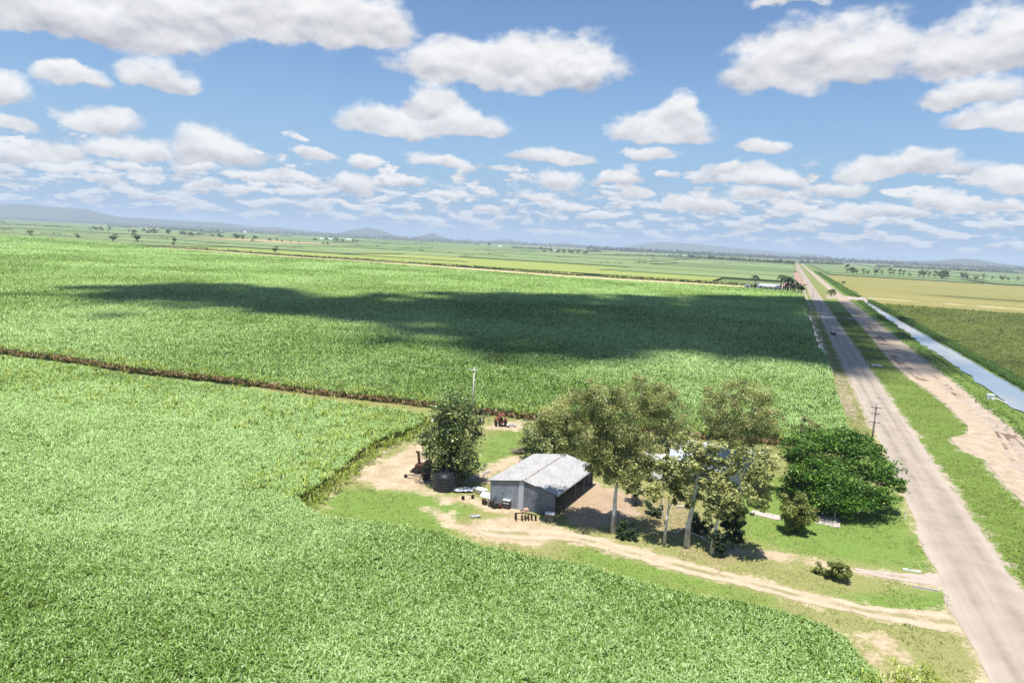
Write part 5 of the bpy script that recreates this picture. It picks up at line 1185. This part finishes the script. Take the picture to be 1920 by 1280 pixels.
MB().box((0, 0, .15), (3.2, .25, .5), bev=.03).build('wall', M['concrete'], o); MB().lathe([(.3, -.3), (.3, .3), (.24, .3), (.24, -.3)], 16, (0, 0, .05), 'Y').build('pipe', M['concrete'], o)
o = empty('pump_box', st(178.5, 24.2, .45), ROADRZ, label='white pump box standing on the grassy canal bank', cat='pump box')
MB().box((0, 0, .55), (1.35, 1.1, 1.2), bev=.03).build('cabinet', M['white'], o); MB().box((0, 0, 1.2), (1.5, 1.25, .1), bev=.02).build('lid', M['white'], o)
MB().tube([(.6, 0, .4), (1.6, 0, .3), (3.2, 0, -.3)], .1, 8).build('pipe', M['white'], o); MB().box((-.2, -.57, .5), (.7, .04, .8)).build('door', M['steel'], o)
for k, (s_, t_, lb) in enumerate(((566, 24, 'white culvert block at the canal crossing, left one'), (572, 30, 'white culvert block at the canal crossing, middle one'), (585, 33, 'white culvert block at the canal crossing, right one'))):
    o = empty('culvert_block', st(s_, t_), ROADRZ, label=lb, cat='culvert', group='culvert blocks at the canal crossing'); MB().box((0, 0, .5), (3.4, .8, 1.4), bev=.05).build('wall', M['white'], o); MB().lathe([(.4, -.6), (.4, .6), (.3, .6), (.3, -.6)], 14, (0, 0, .3), 'Y').build('pipe', M['concrete'], o)
flat('grey_crossband', 378, 392, -5, 20, .075, mottled('crossband_grey', [(0, (.30, .29, .29)), (1, (.42, .40, .39))], .6, 6, .9, world_co=True), (20, 20), 1.2, 12)  # flat grey band laid across the road and verges
# bushes on the verges and near the crossing
far_tree('wide', 1558, 555, 15, 'bush with bare stems on the verge just before the canal crossing', None, m='far_leaf')
far_tree('wide', 1582, 533, 7, 'small bush on the canal bank beyond the crossing', None, m='far_leaf')

# ------------------------------------------------------------------ the far house with its palms
fh = empty('far_house', st(634, -36), ROADRZ, label='low white farmhouse among palms at the end of the big field', cat='house')
MB().box((0, 0, 1.6), (19, 8, 3.2)).build('wall', M['white'], fh)
rf2 = MB().prism([(-5, 3.2), (5, 3.2), (0, 5.0)], -10, 10).build('roof', M['steel'], fh); rf2.rotation_euler = (0, 0, math.pi/2)
MB().box((3, -5.6, 2.6), (15, 3.4, .16)).build('verandah_roof', M['white'], fh)
for x_ in (-6, -2, 2, 6): MB().box((x_, -4.04, 1.7), (1.8, .08, 1.2)).build('window', M['glass'], fh)
o = empty('garage', st(630, -53), ROADRZ, label='small white garage at the left of the far farmhouse', cat='garage'); MB().box((0, 0, 1.4), (5, 5, 2.8)).build('wall', M['white'], o); MB().prism([(-2.9, 2.8), (2.9, 2.8), (0, 3.6)], -2.8, 2.8).build('roof', M['steel'], o)
MB().box((0, -2.53, 1.1), (3, .05, 2.1)).build('door', M['darkmetal'], o)
def palm(seed, h):
    r = random.Random(seed); o = empty('palm_tree', (0, 0, 0)); MB().tube([(0, 0, -.2), (.1, 0, h*.5), (.25, .1, h)], [.3, .2, .17], 8).build('trunk', M['bark'], o, True)
    vs, fs, tt = [], [], []
    for k in range(22):
        a = r.uniform(0, 6.283); e = r.uniform(-.2, 1.1); L = r.uniform(2.6, 3.6); d = Vector((math.cos(a), math.sin(a), 0)); sdw = Vector((-d.y, d.x, 0)); prev_ = None
        for q in range(5):
            f = q/4; p = Vector((.25, .1, h))+d*L*f*math.cos(e*(1-f*.5))+Vector((0, 0, L*(math.sin(e)*f-1.0*f*f*.75))); wd = .55*(1-abs(f-.45))
            i0 = len(vs); vs += [tuple(p-sdw*wd+Vector((0, 0, -.25*wd))), tuple(p), tuple(p+sdw*wd+Vector((0, 0, -.25*wd)))]
            if prev_ is not None: fs += [(prev_, i0, i0+1, prev_+1), (prev_+1, i0+1, i0+2, prev_+2)]; tt += [r.uniform(.2, .8)]*2
            prev_ = i0
    link('crown', arrmesh('crown', np.array(vs), np.array(fs), fattrs={'tint': np.array(tt)}), M['palm'], o); return o
pm = palm(1, 7.5); PMG = 'palms beside the far farmhouse'
for k, (s_, t_, sc) in enumerate(((628, -26, 1.65), (632, -22.5, 1.5), (624, -20, 1.55), (634, -18, 1.3), (622, -24, 1.4), (627, -16, 1.25), (631, -47, 1.45))):
    if k == 0: o = pm
    else:
        o = pm.copy(); COL.objects.link(o)
        for ch in pm.children: c_ = ch.copy(); COL.objects.link(c_); c_.parent = o
    o.location = st(s_, t_); o.scale = (sc,)*3; o.rotation_euler = (0, 0, k*1.3)
    if 'group' in o: del o['group']
    tag(o, 'palm in the tight clump right of the far farmhouse' if k < 6 else 'single palm left of the far farmhouse', 'palm', PMG if k < 6 else None)
HB = 'bushes around the far farmhouse'
for k, (px, py, h_) in enumerate(((1406, 541, 9), (1413, 541, 10), (1421, 541, 8))): far_tree('wide', px, py, h_, 'low green bush left of the far farmhouse', HB, m='shrub')
for k, (px, py, h_) in enumerate(((1482, 546, 19), (1490, 547, 21), (1497, 548, 21), (1503, 548, 19), (1476, 545, 17))): far_tree('round', px, py, h_, 'bushy tree in the hedge between the palms and the road', 'hedge trees right of the far palms', sx=1.1, m=('palm', 'mango')[k % 2])
# white farm sheds far away
FS = 'white farm sheds far off'
for k, (px, py, wpx, lb) in enumerate(((604, 450, 9, 'far white farm shed, tallest of the three left of the trees'), (621, 450, 13, 'far white farm shed with the longest roof'), (655, 451, 13, 'far white farm shed farthest right of the row'), (460, 437, 7, 'lone white shed inside the distant grove'), (938, 464, 8, 'lone white shed near the middle of the far plain'), (1040, 471, 8, 'far white shed in front of the dark tree belt'))):
    b_ = at(px, py); f = mpp(b_); o = empty('farm_shed', b_, ROADRZ, label=lb, cat='shed', group=FS); wd = wpx*f; hh = 3.2*f
    MB().box((0, 0, hh*.35), (wd, wd*.5, hh*.7)).build('wall', M['white'], o); MB().prism([(-wd*.27, hh*.7), (wd*.27, hh*.7), (0, hh)], -wd*.52, wd*.52).build('roof', M['white'], o).rotation_euler = (0, 0, math.pi/2)

# ------------------------------------------------------------------ the air
hz = MB(); hz.box((0, 7000, 115), (30000, 22000, 240)); 
hm, t = newmat('haze_air'); pv = t.n.new('ShaderNodeVolumePrincipled'); pv.inputs['Color'].default_value = (.74, .86, 1, 1); pv.inputs['Density'].default_value = 1.0e-4; pv.inputs['Anisotropy'].default_value = 0
o_ = t.n.new('ShaderNodeOutputMaterial'); t.l.new(pv.outputs[0], o_.inputs['Volume'])
tag(hz.build('haze', hm), kind='stuff')
